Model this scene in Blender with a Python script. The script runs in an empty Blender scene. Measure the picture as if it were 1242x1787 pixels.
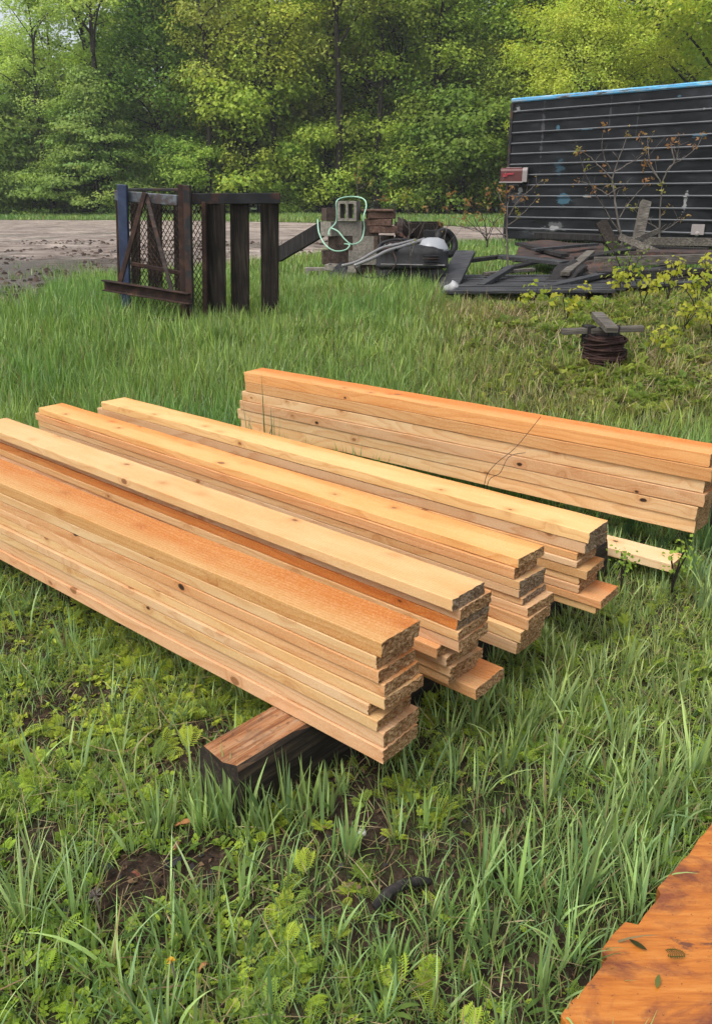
import bpy, bmesh, math, random
import numpy as np
from mathutils import Vector, Matrix
rng = np.random.default_rng(7); random.seed(7)
PI = math.pi
SC = bpy.context.scene; COL = SC.collection

# ------------------------------------------------------------------ camera model (used to survey the photograph)
F, HOR, EYE = 1441.0, 345.0, 1.5
PITCH = math.atan((893.5 - HOR) / F); cp, sp = math.cos(PITCH), math.sin(PITCH)
def ray(u, v):
    x = (u - 621) / F; y = -(v - 893.5) / F
    return np.array([x, cp + y * sp, -sp + y * cp])
def at(u, v, Y):                       # point of the sight line at ground distance Y
    d = ray(u, v); return np.array([0, 0, EYE]) + d * Y / d[1]
def lay(u, v, z):                      # point of the sight line at height z
    d = ray(u, v); return np.array([0, 0, EYE]) + d * (z - EYE) / d[2]

# ------------------------------------------------------------------ value noise
def _h(ix, iy, s):
    n = (ix.astype(np.int64) * 374761393 + iy.astype(np.int64) * 668265263 + s * 1442695041) & 0x7fffffff
    n = ((n ^ (n >> 13)) * 1274126177) & 0x7fffffff
    return ((n ^ (n >> 16)) & 0xffff) / 65535.0
def vn(x, y, sc=1.0, s=0):
    x = np.asarray(x, float) * sc; y = np.asarray(y, float) * sc
    ix = np.floor(x); iy = np.floor(y); fx = x - ix; fy = y - iy
    fx = fx * fx * (3 - 2 * fx); fy = fy * fy * (3 - 2 * fy)
    a = _h(ix, iy, s); b = _h(ix + 1, iy, s); c = _h(ix, iy + 1, s); d = _h(ix + 1, iy + 1, s)
    return (a * (1 - fx) + b * fx) * (1 - fy) + (c * (1 - fx) + d * fx) * fy
def fbm(x, y, sc=1.0, s=0, o=3):
    r = 0; a = .5
    for k in range(o):
        r = r + a * vn(x, y, sc * 2 ** k, s + k * 17); a *= .5
    return r / (1 - .5 ** o)
def gh(x, y):                          # ground height
    x = np.asarray(x, float); y = np.asarray(y, float)
    t = np.clip((y - 4) / 6, 0, 1); base = .4 * t * t * (3 - 2 * t)
    k = np.clip((11 - y) / 3, 0, 1)
    return base + k * ((fbm(x, y, 1.1, 3) - .5) * .07 + (fbm(x, y, 7, 9) - .5) * .035) - .012 * k

# ------------------------------------------------------------------ mesh helpers
def link(o, parent=None):
    COL.objects.link(o)
    if parent is not None:
        o.parent = parent
    return o
def tag(o, label=None, cat=None, group=None, kind=None, color=None):
    if label: o['label'] = label
    if cat: o['category'] = cat
    if group: o['group'] = group
    if kind: o['kind'] = kind
    if color is not None: o.color = (*color, 1) if len(color) == 3 else color
    return o
def empty(name, loc=(0, 0, 0), rz=0):
    o = bpy.data.objects.new(name, None); COL.objects.link(o); o.location = loc; o.rotation_euler = (0, 0, rz)
    o.empty_display_size = .1
    return o
def fast_mesh(name, V, Q, mats, col=None, parent=None, smooth=False):
    V = np.asarray(V, np.float32).reshape(-1, 3); Q = np.asarray(Q, np.int32).reshape(-1, 4)
    me = bpy.data.meshes.new(name)
    me.vertices.add(len(V)); me.vertices.foreach_set('co', V.ravel())
    me.loops.add(Q.size); me.loops.foreach_set('vertex_index', Q.ravel())
    me.polygons.add(len(Q))
    me.polygons.foreach_set('loop_start', np.arange(0, Q.size, 4, dtype=np.int32))
    me.polygons.foreach_set('loop_total', np.full(len(Q), 4, np.int32))
    if smooth: me.polygons.foreach_set('use_smooth', np.ones(len(Q), bool))
    for m in (mats if isinstance(mats, (list, tuple)) else [mats]): me.materials.append(m)
    if col is not None:
        a = me.attributes.new('tint', 'FLOAT_COLOR', 'FACE')
        c = np.ones((len(Q), 4), np.float32); c[:, :3] = col; a.data.foreach_set('color', c.ravel())
    me.update(calc_edges=True)
    return link(bpy.data.objects.new(name, me), parent)

class MB:
    """collects shapes and links them as one mesh object"""
    def __init__(s): s.v = []; s.f = []; s.m = []; s.sm = []
    def add(s, v, f, mi=0, smooth=False):
        o = len(s.v); s.v += [tuple(map(float, p)) for p in v]
        for q in f: s.f.append([o + i for i in q]); s.m.append(mi); s.sm.append(smooth)
    def box(s, c, d, rot=None, mi=0, ch=.004):
        bm = bmesh.new(); bmesh.ops.create_cube(bm, size=1)
        for v in bm.verts: v.co = Vector((v.co.x * d[0], v.co.y * d[1], v.co.z * d[2]))
        ch = min(ch, min(d) * .3)
        if ch > 0: bmesh.ops.bevel(bm, geom=bm.edges[:], offset=ch, segments=1, affect='EDGES')
        M = Matrix.Translation(Vector(c))
        if rot is not None: M = M @ (rot if isinstance(rot, Matrix) else Matrix.Rotation(rot, 4, 'Z'))
        bm.transform(M); bm.verts.ensure_lookup_table()
        s.add([v.co for v in bm.verts], [[v.index for v in f.verts] for f in bm.faces], mi); bm.free()
    def beam(s, a, b, w, t, up=(0, 0, 1), mi=0, ch=.004, n=1, warp=0.):
        """board from a to b, w across, t along 'up'"""
        a = Vector(a); b = Vector(b); X = (b - a); L = X.length; X.normalize(); U = Vector(up); Y = U.cross(X).normalized(); Z = X.cross(Y)
        R = Matrix((X, Y, Z)).transposed().to_4x4()
        s.box((a + b) / 2, (L, w, t), R, mi, ch)
    def tube(s, pts, rad, n=8, mi=0, cap=True, jit=0.):
        pts = [Vector(p) for p in pts]
        if not isinstance(rad, (list, tuple, np.ndarray)): rad = [rad] * len(pts)
        o = len(s.v); prev = None
        for i, p in enumerate(pts):
            d = (pts[min(i + 1, len(pts) - 1)] - pts[max(i - 1, 0)])
            if d.length < 1e-9: d = Vector((0, 0, 1))
            d.normalize()
            if prev is None: A = d.cross(Vector((.3, .9, .2))).normalized()
            else: A = (prev - d * prev.dot(d)).normalized()
            prev = A; B = d.cross(A)
            for k in range(n):
                an = 2 * PI * k / n; r = rad[i] * (1 + jit * (random.random() - .5))
                s.v.append(tuple(p + (A * math.cos(an) + B * math.sin(an)) * r))
        for i in range(len(pts) - 1):
            for k in range(n):
                s.f.append([o + i * n + k, o + i * n + (k + 1) % n, o + (i + 1) * n + (k + 1) % n, o + (i + 1) * n + k]); s.m.append(mi); s.sm.append(True)
        if cap:
            s.f.append([o + k for k in range(n)][::-1]); s.m.append(mi); s.sm.append(False)
            s.f.append([o + (len(pts) - 1) * n + k for k in range(n)]); s.m.append(mi); s.sm.append(False)
    def lathe(s, prof, c=(0, 0, 0), n=20, mi=0, sx=1, sy=1, M=None, jit=0.):
        o = len(s.v)
        for r, z in prof:
            for k in range(n):
                a = 2 * PI * k / n; j = 1 + jit * (random.random() - .5); p = Vector((r * sx * j * math.cos(a), r * sy * j * math.sin(a), z))
                if M is not None: p = M @ p
                s.v.append((p.x + c[0], p.y + c[1], p.z + c[2]))
        for i in range(len(prof) - 1):
            for k in range(n):
                s.f.append([o + i * n + k, o + i * n + (k + 1) % n, o + (i + 1) * n + (k + 1) % n, o + (i + 1) * n + k]); s.m.append(mi); s.sm.append(True)
        s.f.append([o + k for k in range(n)][::-1]); s.m.append(mi); s.sm.append(False)
        s.f.append([o + (len(prof) - 1) * n + k for k in range(n)]); s.m.append(mi); s.sm.append(False)
    def build(s, name, mats, parent=None, origin=None):
        """with origin the mesh is moved so that its own zero lies there"""
        v = s.v
        if origin is not None: v = [(p[0] - origin[0], p[1] - origin[1], p[2] - origin[2]) for p in v]
        me = bpy.data.meshes.new(name); me.from_pydata(v, [], s.f)
        for m in (mats if isinstance(mats, (list, tuple)) else [mats]): me.materials.append(m)
        me.polygons.foreach_set('material_index', s.m); me.polygons.foreach_set('use_smooth', s.sm); me.update()
        o = link(bpy.data.objects.new(name, me), parent)
        if origin is not None and parent is None: o.location = origin
        return o

# ------------------------------------------------------------------ shader helpers
class NT:
    def __init__(s, name):
        s.mat = bpy.data.materials.new(name); s.mat.use_nodes = True; s.t = s.mat.node_tree; s.t.nodes.clear()
        s.out = s.n('ShaderNodeOutputMaterial')
    def n(s, ty, **kw):
        x = s.t.nodes.new(ty)
        for k, v in kw.items():
            if k.startswith('i_'): s.put(x, k[2:].replace('_', ' '), v)
            else: setattr(x, k, v)
        return x
    def put(s, node, sock, v):
        if isinstance(sock, str) and sock.isdigit(): sock = int(sock)
        i = node.inputs[sock]
        if isinstance(v, bpy.types.NodeSocket): s.t.links.new(v, i)
        elif isinstance(v, bpy.types.Node): s.t.links.new(v.outputs[0], i)
        else:
            if isinstance(v, tuple) and i.type == 'RGBA' and len(v) == 3: v = (*v, 1)
            i.default_value = v
    def math(s, op, a, b=0., c=None, clamp=False):
        x = s.n('ShaderNodeMath', operation=op, use_clamp=clamp); s.put(x, 0, a); s.put(x, 1, b)
        if c is not None: s.put(x, 2, c)
        return x.outputs[0]
    def mul(s, v, k):
        x = s.n('ShaderNodeVectorMath', operation='MULTIPLY'); s.put(x, 0, v); s.put(x, 1, k); return x.outputs[0]
    def add(s, v, k):
        x = s.n('ShaderNodeVectorMath', operation='ADD'); s.put(x, 0, v); s.put(x, 1, k); return x.outputs[0]
    def noise(s, v, scale, detail=3, rough=.55, dist=0., out=0):
        x = s.n('ShaderNodeTexNoise'); s.put(x, 'Vector', v); x.inputs['Scale'].default_value = scale
        x.inputs['Detail'].default_value = detail; x.inputs['Roughness'].default_value = rough; x.inputs['Distortion'].default_value = dist
        return x.outputs[out]
    def ramp(s, f, stops, interp='LINEAR'):
        x = s.n('ShaderNodeValToRGB'); s.put(x, 0, f); e = x.color_ramp.elements; x.color_ramp.interpolation = interp
        while len(e) < len(stops): e.new(.5)
        for q, (p, c) in zip(e, stops):
            q.position = p; q.color = (*c, 1) if isinstance(c, tuple) else (c, c, c, 1)
        return x.outputs[0]
    def mix(s, f, a, b, mode='MIX'):
        x = s.n('ShaderNodeMix', data_type='RGBA', blend_type=mode); s.put(x, 0, f); s.put(x, 6, a); s.put(x, 7, b); return x.outputs[2]
    def bsdf(s, col, rough=.8, bump=None, bstr=.3, bdist=.01, metal=0., spec=.3, **kw):
        b = s.n('ShaderNodeBsdfPrincipled'); s.put(b, 'Base Color', col); s.put(b, 'Roughness', rough); b.inputs['Metallic'].default_value = metal
        b.inputs['Specular IOR Level'].default_value = spec
        if bump is not None:
            k = s.n('ShaderNodeBump'); k.inputs['Strength'].default_value = bstr; k.inputs['Distance'].default_value = bdist; s.put(k, 'Height', bump)
            s.t.links.new(k.outputs[0], b.inputs['Normal'])
        s.t.links.new(b.outputs[0], s.out.inputs[0]); return b
    def sep(s, v):
        x = s.n('ShaderNodeSeparateXYZ'); s.put(x, 0, v); return x.outputs
    def comb(s, x, y, z):
        c = s.n('ShaderNodeCombineXYZ'); s.put(c, 0, x); s.put(c, 1, y); s.put(c, 2, z); return c.outputs[0]

def leaf_mat(name, tr=.35, rough=.55, spec=.25):
    t = NT(name); a = t.n('ShaderNodeAttribute', attribute_name='tint'); oi = t.n('ShaderNodeObjectInfo')
    c = t.mix(1., a.outputs['Color'], oi.outputs['Color'], 'MULTIPLY')
    b = t.bsdf(c, rough, spec=spec)
    tl = t.n('ShaderNodeBsdfTranslucent'); t.put(tl, 0, t.mix(1., c, (1.0, 1.05, .55), 'MULTIPLY'))
    m = t.n('ShaderNodeMixShader'); m.inputs[0].default_value = tr
    t.t.links.new(b.outputs[0], m.inputs[1]); t.t.links.new(tl.outputs[0], m.inputs[2]); t.t.links.new(m.outputs[0], t.out.inputs[0])
    return t.mat
M = {}
M['leaf'] = leaf_mat('leaf', .48); M['blade'] = leaf_mat('blade', .32, .42, .4); M['straw'] = leaf_mat('straw', .15, .7, .2)

def mk_lumber():
    t = NT('sawn_pine'); tc = t.n('ShaderNodeTexCoord').outputs['Object']; oi = t.n('ShaderNodeObjectInfo')
    heart = t.n('ShaderNodeAttribute', attribute_type='OBJECT', attribute_name='heart').outputs['Fac']
    wn = t.n('ShaderNodeTexWhiteNoise', noise_dimensions='1D'); t.put(wn, 'W', oi.outputs['Random'])
    rnd = wn.outputs['Color']; r = t.sep(rnd)
    off = t.mul(rnd, (37., 11., 5.)); P = t.add(tc, off)
    # knots
    kv = t.mul(t.add(P, t.mul(t.noise(t.mul(P, (14., 14., 14.)), 1., 1, out=1), (.012, .012, .012))), (6.5, 9.5, 11.))
    vo = t.n('ShaderNodeTexVoronoi', feature='F1'); t.put(vo, 'Vector', kv); vo.inputs['Scale'].default_value = 1.; vo.inputs['Randomness'].default_value = 1.
    kd = vo.outputs['Distance']; kc = t.sep(vo.outputs['Color'])
    on = t.math('GREATER_THAN', kc[0], .30)
    kr = t.math('MULTIPLY_ADD', kc[1], .09, .06)
    core = t.math('MULTIPLY', t.math('SMOOTH_MIN', 1., t.math('DIVIDE', t.math('SUBTRACT', kr, kd), .03, clamp=True), .01), on)
    halo = t.math('MULTIPLY', t.math('POWER', t.math('SUBTRACT', 1., t.math('DIVIDE', kd, .40, clamp=True), clamp=True), 2.), on)
    # growth rings of a log the board is cut from
    lo = t.noise(t.mul(P, (.9, 3., 3.)), 1., 2, .5, out=1); lo = t.mul(t.add(lo, (-.5, -.5, -.5)), (0., .09, .09))
    q = t.sep(t.add(tc, lo))
    oy = t.math('MULTIPLY_ADD', r[0], .10, -.05); oz = t.math('MULTIPLY_ADD', r[1], .16, -.11)
    yy = t.math('ADD', q[1], oy); zz = t.math('ADD', q[2], oz)
    rad = t.math('SQRT', t.math('ADD', t.math('MULTIPLY', yy, yy), t.math('MULTIPLY', zz, zz)))
    rad2 = t.math('ADD', rad, t.math('MULTIPLY', halo, .02))
    ring = t.math('FRACT', t.math('MULTIPLY', t.math('ADD', rad2, t.math('MULTIPLY', t.noise(t.mul(P, (3., 60., 60.)), 1., 2), .004)), 118.))
    late = t.ramp(ring, [(0, .15), (.55, .3), (.9, 1.), (1., .1)])
    fib = t.noise(t.mul(P, (10., 260., 260.)), 1., 2, .6)
    hz = t.ramp(t.math('ADD', t.math('ADD', t.math('MULTIPLY', rad, -6.), heart), t.math('MULTIPLY', t.noise(t.mul(P, (1.6, 14., 14.)), 1., 3), .9)), [(.25, 0.), (.62, 1.)])
    base = oi.outputs['Color']
    warm = t.mix(1., base, (.93, .62, .34), 'MULTIPLY')
    c = t.mix(t.math('MULTIPLY', hz, 1.), base, warm)
    c = t.mix(t.math('MULTIPLY', late, .50), c, t.mix(1., c, (.70, .42, .2), 'MULTIPLY'))
    c = t.mix(t.math('MULTIPLY', fib, .45), c, t.mix(1., c, (.72, .6, .46), 'MULTIPLY'))
    # fuzz of sawdust
    dust = t.ramp(t.noise(t.mul(P, (170., 210., 210.)), 1., 2, .7), [(.45, 0.), (.75, 1.)])
    c = t.mix(t.math('MULTIPLY', dust, .28), c, (.88, .70, .44))
    blot = t.ramp(t.noise(t.mul(P, (2.2, 9., 9.)), 1., 4, .6), [(.35, 0.), (.7, 1.)])
    c = t.mix(t.math('MULTIPLY', blot, .6), c, t.mix(1., c, (.86, .66, .44), 'MULTIPLY'))
    saw = t.noise(t.mul(P, (420., 6., 6.)), 1., 1)
    c = t.mix(t.math('MULTIPLY', t.ramp(saw, [(.5, 0.), (.75, 1.)]), .07), c, t.mix(1., c, (.6, .48, .36), 'MULTIPLY'))
    c = t.mix(t.math('MULTIPLY', halo, .75), c, t.mix(1., c, (.62, .36, .18), 'MULTIPLY'))
    kring = t.math('FRACT', t.math('MULTIPLY', kd, 26.))
    kcol = t.mix(kring, (.18, .075, .03), (.36, .17, .07))
    dk = t.math('GREATER_THAN', kc[2], .72)
    kcol = t.mix(dk, kcol, (.035, .018, .010))
    c = t.mix(core, c, kcol)
    # little dark pith flecks
    fl = t.ramp(t.noise(t.mul(P, (22., 120., 120.)), 1., 2, .7), [(.76, 0.), (.8, 1.)])
    c = t.mix(t.math('MULTIPLY', fl, .5), c, (.14, .07, .03))
    h = t.math('ADD', t.math('MULTIPLY', saw, .5), t.math('MULTIPLY', fib, .6)); h = t.math('ADD', h, t.math('MULTIPLY', dust, .6))
    t.bsdf(c, .72, h, .35, .002, spec=.25)
    return t.mat
M['lumber'] = mk_lumber()
def mk_end():
    t = NT('rough_end_grain'); tc = t.n('ShaderNodeTexCoord').outputs['Object']; oi = t.n('ShaderNodeObjectInfo')
    P = t.add(tc, t.mul(t.comb(oi.outputs['Random'], oi.outputs['Random'], 0.), (30., 50., 0.)))
    a = t.noise(t.mul(P, (60., 90., 160.)), 1., 4, .7); b = t.noise(t.mul(P, (9., 14., 22.)), 1., 3, .6)
    c = t.ramp(a, [(.26, (.06, .028, .014)), (.42, (.30, .155, .068)), (.55, (.55, .34, .165)), (.72, (.78, .57, .34))])
    g = t.n('ShaderNodeAttribute', attribute_type='OBJECT', attribute_name='grey').outputs['Fac']
    gr = t.ramp(a, [(.3, (.05, .045, .038)), (.5, (.22, .2, .16)), (.75, (.46, .42, .35))])
    c = t.mix(g, c, gr)
    c = t.mix(t.ramp(b, [(.45, 0.), (.65, .65)]), c, t.mix(1., c, (.5, .4, .33), 'MULTIPLY'))
    t.bsdf(c, .9, a, .9, .012, spec=.15); return t.mat
M['end'] = mk_end()

def weathered(name, dark, mid, lite, stretch=(3, 60, 60), rough=.85, rust=None, spec=.2, bs=.5):
    t = NT(name); tc = t.n('ShaderNodeTexCoord').outputs['Object']; oi = t.n('ShaderNodeObjectInfo')
    P = t.add(tc, t.mul(t.comb(oi.outputs['Random'], oi.outputs['Random'], oi.outputs['Random']), (13., 7., 5.)))
    g = t.noise(t.mul(P, tuple(map(float, stretch))), 1., 4, .62); b = t.noise(P, 4., 4, .6)
    c = t.ramp(g, [(.3, dark), (.52, mid), (.75, lite)])
    c = t.mix(t.ramp(b, [(.4, 0.), (.7, .6)]), c, dark)
    if rust: c = t.mix(t.ramp(t.noise(P, 7., 4, .65), [(.5, 0.), (.62, .85)]), c, rust)
    t.bsdf(c, rough, g, bs, .006, spec=spec); return t.mat
M['charwood'] = weathered('charred_wood', (.012, .011, .011), (.030, .027, .026), (.080, .070, .062), (60, 60, 3))
M['charboard'] = weathered('blackened_board', (.012, .010, .009), (.030, .025, .021), (.085, .066, .048), (60, 60, 3), spec=.1)
M['greywood'] = weathered('grey_weathered_wood', (.035, .03, .026), (.13, .115, .095), (.27, .25, .21), (3, 60, 60))
M['deckwood'] = weathered('wet_deck_wood', (.012, .012, .013), (.040, .039, .041), (.13, .128, .133), (3, 60, 60), .55, spec=.4)
M['blackmetal'] = weathered('black_painted_steel', (.010, .010, .011), (.018, .018, .02), (.04, .04, .042), (6, 6, 6), .6, (.07, .032, .02), .35, .2)
M['rustmetal'] = weathered('rusty_steel', (.018, .012, .010), (.055, .030, .022), (.12, .065, .045), (9, 9, 9), .8, (.03, .02, .018))
M['bluemetal'] = weathered('blue_painted_steel', (.014, .020, .045), (.030, .046, .10), (.065, .09, .16), (5, 5, 5), .5, None, .4, .1)
M['greymetal'] = weathered('grey_painted_steel', (.06, .07, .08), (.12, .14, .16), (.2, .22, .24), (8, 8, 8), .5, (.05, .03, .025), .4, .15)
M['rustsheet'] = weathered('rusted_sheet', (.022, .018, .017), (.055, .042, .036), (.12, .09, .078), (4, 30, 30), .8, (.11, .055, .04))
M['block'] = weathered('concrete_block', (.14, .125, .105), (.25, .225, .19), (.36, .33, .285), (30, 30, 30), .95)
M['blockdark'] = weathered('stained_concrete_block', (.035, .028, .024), (.085, .06, .047), (.16, .115, .09), (22, 22, 22), .95)
M['brick'] = weathered('clay_brick', (.07, .04, .03), (.16, .095, .07), (.26, .17, .13), (25, 25, 25), .9)
M['bark'] = weathered('bark', (.018, .015, .013), (.04, .034, .028), (.085, .075, .062), (14, 14, 3), .9)
M['twig'] = weathered('pale_twig', (.07, .055, .045), (.17, .145, .125), (.30, .27, .24), (40, 40, 6), .8)
M['wire'] = weathered('rusty_wire', (.014, .009, .008), (.042, .020, .016), (.085, .042, .032), (40, 40, 40), .8)
M['rubber'] = weathered('black_plastic', (.007, .007, .007), (.013, .013, .014), (.045, .042, .04), (9, 9, 9), .6, None, .35, .15)
M['stonedark'] = weathered('dark_slate', (.02, .02, .022), (.045, .046, .05), (.09, .092, .1), (20, 20, 20), .6)
M['mossstone'] = weathered('white_stone', (.35, .34, .3), (.55, .54, .5), (.72, .72, .68), (20, 20, 20), .8)
def flat(name, c, rough=.6, metal=0., spec=.4, var=.25, sc=20.):
    t = NT(name); tc = t.n('ShaderNodeTexCoord').outputs['Object']
    n = t.noise(tc, sc, 4, .6)
    t.bsdf(t.mix(t.math('MULTIPLY', n, var * 2), c, tuple(x * .45 for x in c)), rough, n, .15, .003, metal, spec); return t.mat
M['hose'] = flat('pale_green_hose', (.34, .58, .42), .35, var=.1)
M['greycover'] = flat('grey_plastic_cover', (.34, .35, .37), .3, var=.2, sc=9.)
M['tubemetal'] = flat('worn_tube_steel', (.30, .29, .28), .4, .3)
M['mailred'] = flat('red_plastic', (.13, .035, .032), .4, var=.4, sc=14)
M['mailflag'] = flat('bright_red_flag', (.38, .03, .045), .4, var=.1)
M['mailgrey'] = flat('faded_grey_paint', (.33, .29, .28), .6, var=.3)
M['white'] = flat('white_plastic', (.42, .42, .42), .45, var=.2)
M['yellow'] = flat('yellow_petal', (.75, .42, .02), .6, var=.1)
M['chip'] = flat('orange_bark_chip', (.50, .22, .085), .8, var=.4, sc=30)
M['pinkchip'] = flat('reddish_bark_chip', (.22, .07, .045), .8, var=.4, sc=30)

def mk_timber():
    t = NT('old_square_timber'); tc = t.n('ShaderNodeTexCoord').outputs['Object']; P = tc
    g = t.noise(t.mul(P, (5., 70., 70.)), 1., 5, .65, .6); b = t.noise(t.mul(P, (5., 12., 12.)), 1., 4, .65)
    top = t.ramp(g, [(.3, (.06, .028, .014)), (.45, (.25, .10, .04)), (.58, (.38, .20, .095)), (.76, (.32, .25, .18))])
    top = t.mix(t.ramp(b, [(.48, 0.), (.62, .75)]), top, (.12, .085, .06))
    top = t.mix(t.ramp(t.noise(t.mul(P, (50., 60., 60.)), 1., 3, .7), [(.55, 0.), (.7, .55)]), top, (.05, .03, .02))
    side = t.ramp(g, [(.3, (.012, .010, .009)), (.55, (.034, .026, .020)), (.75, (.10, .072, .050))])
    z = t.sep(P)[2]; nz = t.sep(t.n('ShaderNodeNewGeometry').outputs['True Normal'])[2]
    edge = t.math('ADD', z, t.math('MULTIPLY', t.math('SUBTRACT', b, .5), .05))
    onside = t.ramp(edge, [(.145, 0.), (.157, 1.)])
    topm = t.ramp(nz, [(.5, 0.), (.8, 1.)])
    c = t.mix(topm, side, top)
    t.bsdf(c, .85, g, .7, .006, spec=.25); return t.mat
M['timber'] = mk_timber()

def mk_slab():
    t = NT('wet_orange_wood'); tc = t.n('ShaderNodeTexCoord').outputs['Object']
    P = tc; g = t.noise(t.mul(P, (7., 60., 60.)), 1., 5, .7, .3); b = t.noise(t.mul(P, (1., 1.8, 1.)), 5., 6, .7, .5)
    c = t.ramp(g, [(.25, (.24, .058, .010)), (.5, (.45, .145, .020)), (.75, (.57, .235, .050))])
    c = t.mix(t.ramp(b, [(.48, 0.), (.64, .85)]), c, (.13, .030, .016))
    c = t.mix(t.ramp(t.noise(t.mul(P, (12., 26., 26.)), 1., 4, .7), [(.6, 0.), (.68, .8)]), c, (.075, .03, .022))
    sp_ = t.ramp(t.noise(P, 120., 2, .6), [(.68, 0.), (.72, 1.)])
    c = t.mix(t.math('MULTIPLY', sp_, .8), c, (.03, .014, .008))
    t.bsdf(c, t.ramp(b, [(.35, .28), (.65, .6)]), g, .3, .004, spec=.5); return t.mat
M['slab'] = mk_slab()

def mk_ground():
    t = NT('soil'); P = t.n('ShaderNodeTexCoord').outputs['Object']; y = t.sep(P)[1]
    a = t.noise(P, 3., 5, .6); b = t.noise(P, 38., 5, .65); cc = t.noise(P, .35, 3)
    c = t.ramp(b, [(.3, (.012, .008, .006)), (.5, (.036, .024, .017)), (.62, (.065, .043, .03)), (.8, (.15, .11, .075))])
    moss = t.ramp(a, [(.48, 0.), (.68, .7)])
    c = t.mix(moss, c, (.035, .055, .015))
    far = t.ramp(t.math('DIVIDE', y, 60., clamp=True), [(.07, 0.), (.16, 1.)])
    fc = t.mix(cc, (.040, .075, .018), (.075, .11, .028))
    fc = t.mix(t.ramp(t.noise(P, 9., 4), [(.4, 0.), (.7, .8)]), fc, (.022, .036, .010))
    c = t.mix(far, c, fc)
    t.bsdf(c, .95, b, .8, .02, spec=.15); return t.mat
M['ground'] = mk_ground()
def mk_gravel():
    t = NT('gravel_and_mud'); P = t.n('ShaderNodeTexCoord').outputs['Object']; q = t.sep(P)
    # distance north of the muddy near edge, tracks run along x
    n1 = t.noise(t.mul(P, (.35, .30, 1.)), 1., 6, .68); n2 = t.noise(P, 9., 5, .7); n3 = t.noise(t.mul(P, (.22, .45, 1.)), 1., 6, .7, .8)
    grav = t.ramp(n2, [(.3, (.30, .235, .19)), (.5, (.45, .37, .31)), (.72, (.60, .51, .44))])
    n4 = t.noise(P, 1.4, 7, .72, .5); mud = t.ramp(n4, [(.32, (.020, .013, .010)), (.48, (.060, .038, .028)), (.6, (.11, .074, .057)), (.75, (.30, .235, .20))])
    near = t.math('ADD', t.math('MULTIPLY', q[1], -.085), 1.95)
    k = t.math('ADD', near, t.math('MULTIPLY', t.math('SUBTRACT', n1, .5), 2.4))
    mk = t.ramp(k, [(.42, 0.), (.60, 1.)])
    c = t.mix(mk, grav, mud)
    ruts = t.ramp(n3, [(.44, 0.), (.5, .7), (.56, 0.), (.62, .6), (.66, 0.)])
    c = t.mix(ruts, c, mud)
    wet = t.ramp(t.math('ADD', t.noise(t.mul(P, (.4, .45, 1.)), 1., 4, .6), t.math('MULTIPLY', near, .1)), [(.52, 0.), (.58, 1.)])
    c = t.mix(t.math('MULTIPLY', wet, .5), c, (.12, .095, .08))
    c = t.mix(t.ramp(t.noise(P, .9, 4, .6), [(.62, 0.), (.72, .5)]), c, (.05, .07, .02))
    r = t.ramp(wet, [(0, .95), (1, .35)])
    c = t.mix(t.ramp(n4, [(.4, .45), (.5, 0.)]), c, (.10, .066, .05)); hh = t.math('ADD', t.math('MULTIPLY', n4, 3.), n2); t.bsdf(c, r, hh, .8, .10, spec=.4); return t.mat
M['gravel'] = mk_gravel()

def mk_siding():
    t = NT('black_trailer_siding'); P = t.n('ShaderNodeTexCoord').outputs['Object']; q = t.sep(P)
    a = t.noise(t.mul(P, (1.2, 1., 1.6)), 1., 5, .6); b = t.noise(P, 26., 4, .7)
    c = t.ramp(a, [(.3, (.004, .005, .006)), (.55, (.010, .011, .013)), (.75, (.030, .033, .038))])
    scr = t.ramp(t.noise(t.mul(P, (4., 1., 30.)), 1., 4, .7), [(.66, 0.), (.72, .5)])
    c = t.mix(scr, c, (.13, .14, .15))
    bb = t.noise(t.mul(P, (5., 1., 11.)), 1., 5, .7, .5)
    def spot(x, z, rx, rz, col, th, amt=1.):
        nonlocal c
        d = t.math('SQRT', t.math('ADD', t.math('POWER', t.math('DIVIDE', t.math('SUBTRACT', q[0], x), rx), 2.), t.math('POWER', t.math('DIVIDE', t.math('SUBTRACT', q[2], z), rz), 2.)))
        f = t.math('SUBTRACT', t.math('ADD', t.math('SUBTRACT', 1., d), t.math('MULTIPLY', bb, 4.)), th + 1.55)
        c = t.mix(t.math('MULTIPLY', t.math('MULTIPLY', f, 6., clamp=True), amt), c, col)
    for sp_ in SPOTS: spot(*sp_)
    dent = t.noise(t.mul(P, (1.5, 1., 2.6)), 1., 2, .5)
    t.bsdf(c, t.ramp(b, [(.3, .28), (.7, .5)]), dent, .7, .06, spec=.2); return t.mat
def mk_peel():
    t = NT('peeling_blue_rail_paint'); P = t.n('ShaderNodeTexCoord').outputs['Object']
    n = t.noise(t.mul(P, (1.3, 9., 16.)), 1., 6, .75)
    c = t.ramp(n, [(.40, (.03, .032, .035)), (.44, (.32, .38, .42)), (.48, (.05, .27, .52)), (.56, (.10, .42, .68)), (.60, (.45, .58, .64)), (.66, (.04, .04, .045))])
    t.bsdf(c, .5, n, .3, .01, spec=.4); return t.mat
M['peel'] = mk_peel()

# ================================================================== SETTING
xs = np.concatenate([-np.geomspace(420, 6, 40), np.arange(-5.9, 5.9, .08), np.geomspace(6, 420, 40)])
ys = np.concatenate([np.linspace(-60, -1, 10), np.arange(-.6, 11.2, .08), np.geomspace(11.4, 600, 60)])
X, Y = np.meshgrid(xs, ys); Z = gh(X, Y)
nx, ny = len(xs), len(ys); idx = np.arange(nx * ny).reshape(ny, nx)
Q = np.stack([idx[:-1, :-1], idx[:-1, 1:], idx[1:, 1:], idx[1:, :-1]], -1)
g = fast_mesh('ground', np.stack([X, Y, Z], -1), Q, M['ground'], smooth=True); tag(g, kind='structure')

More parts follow.
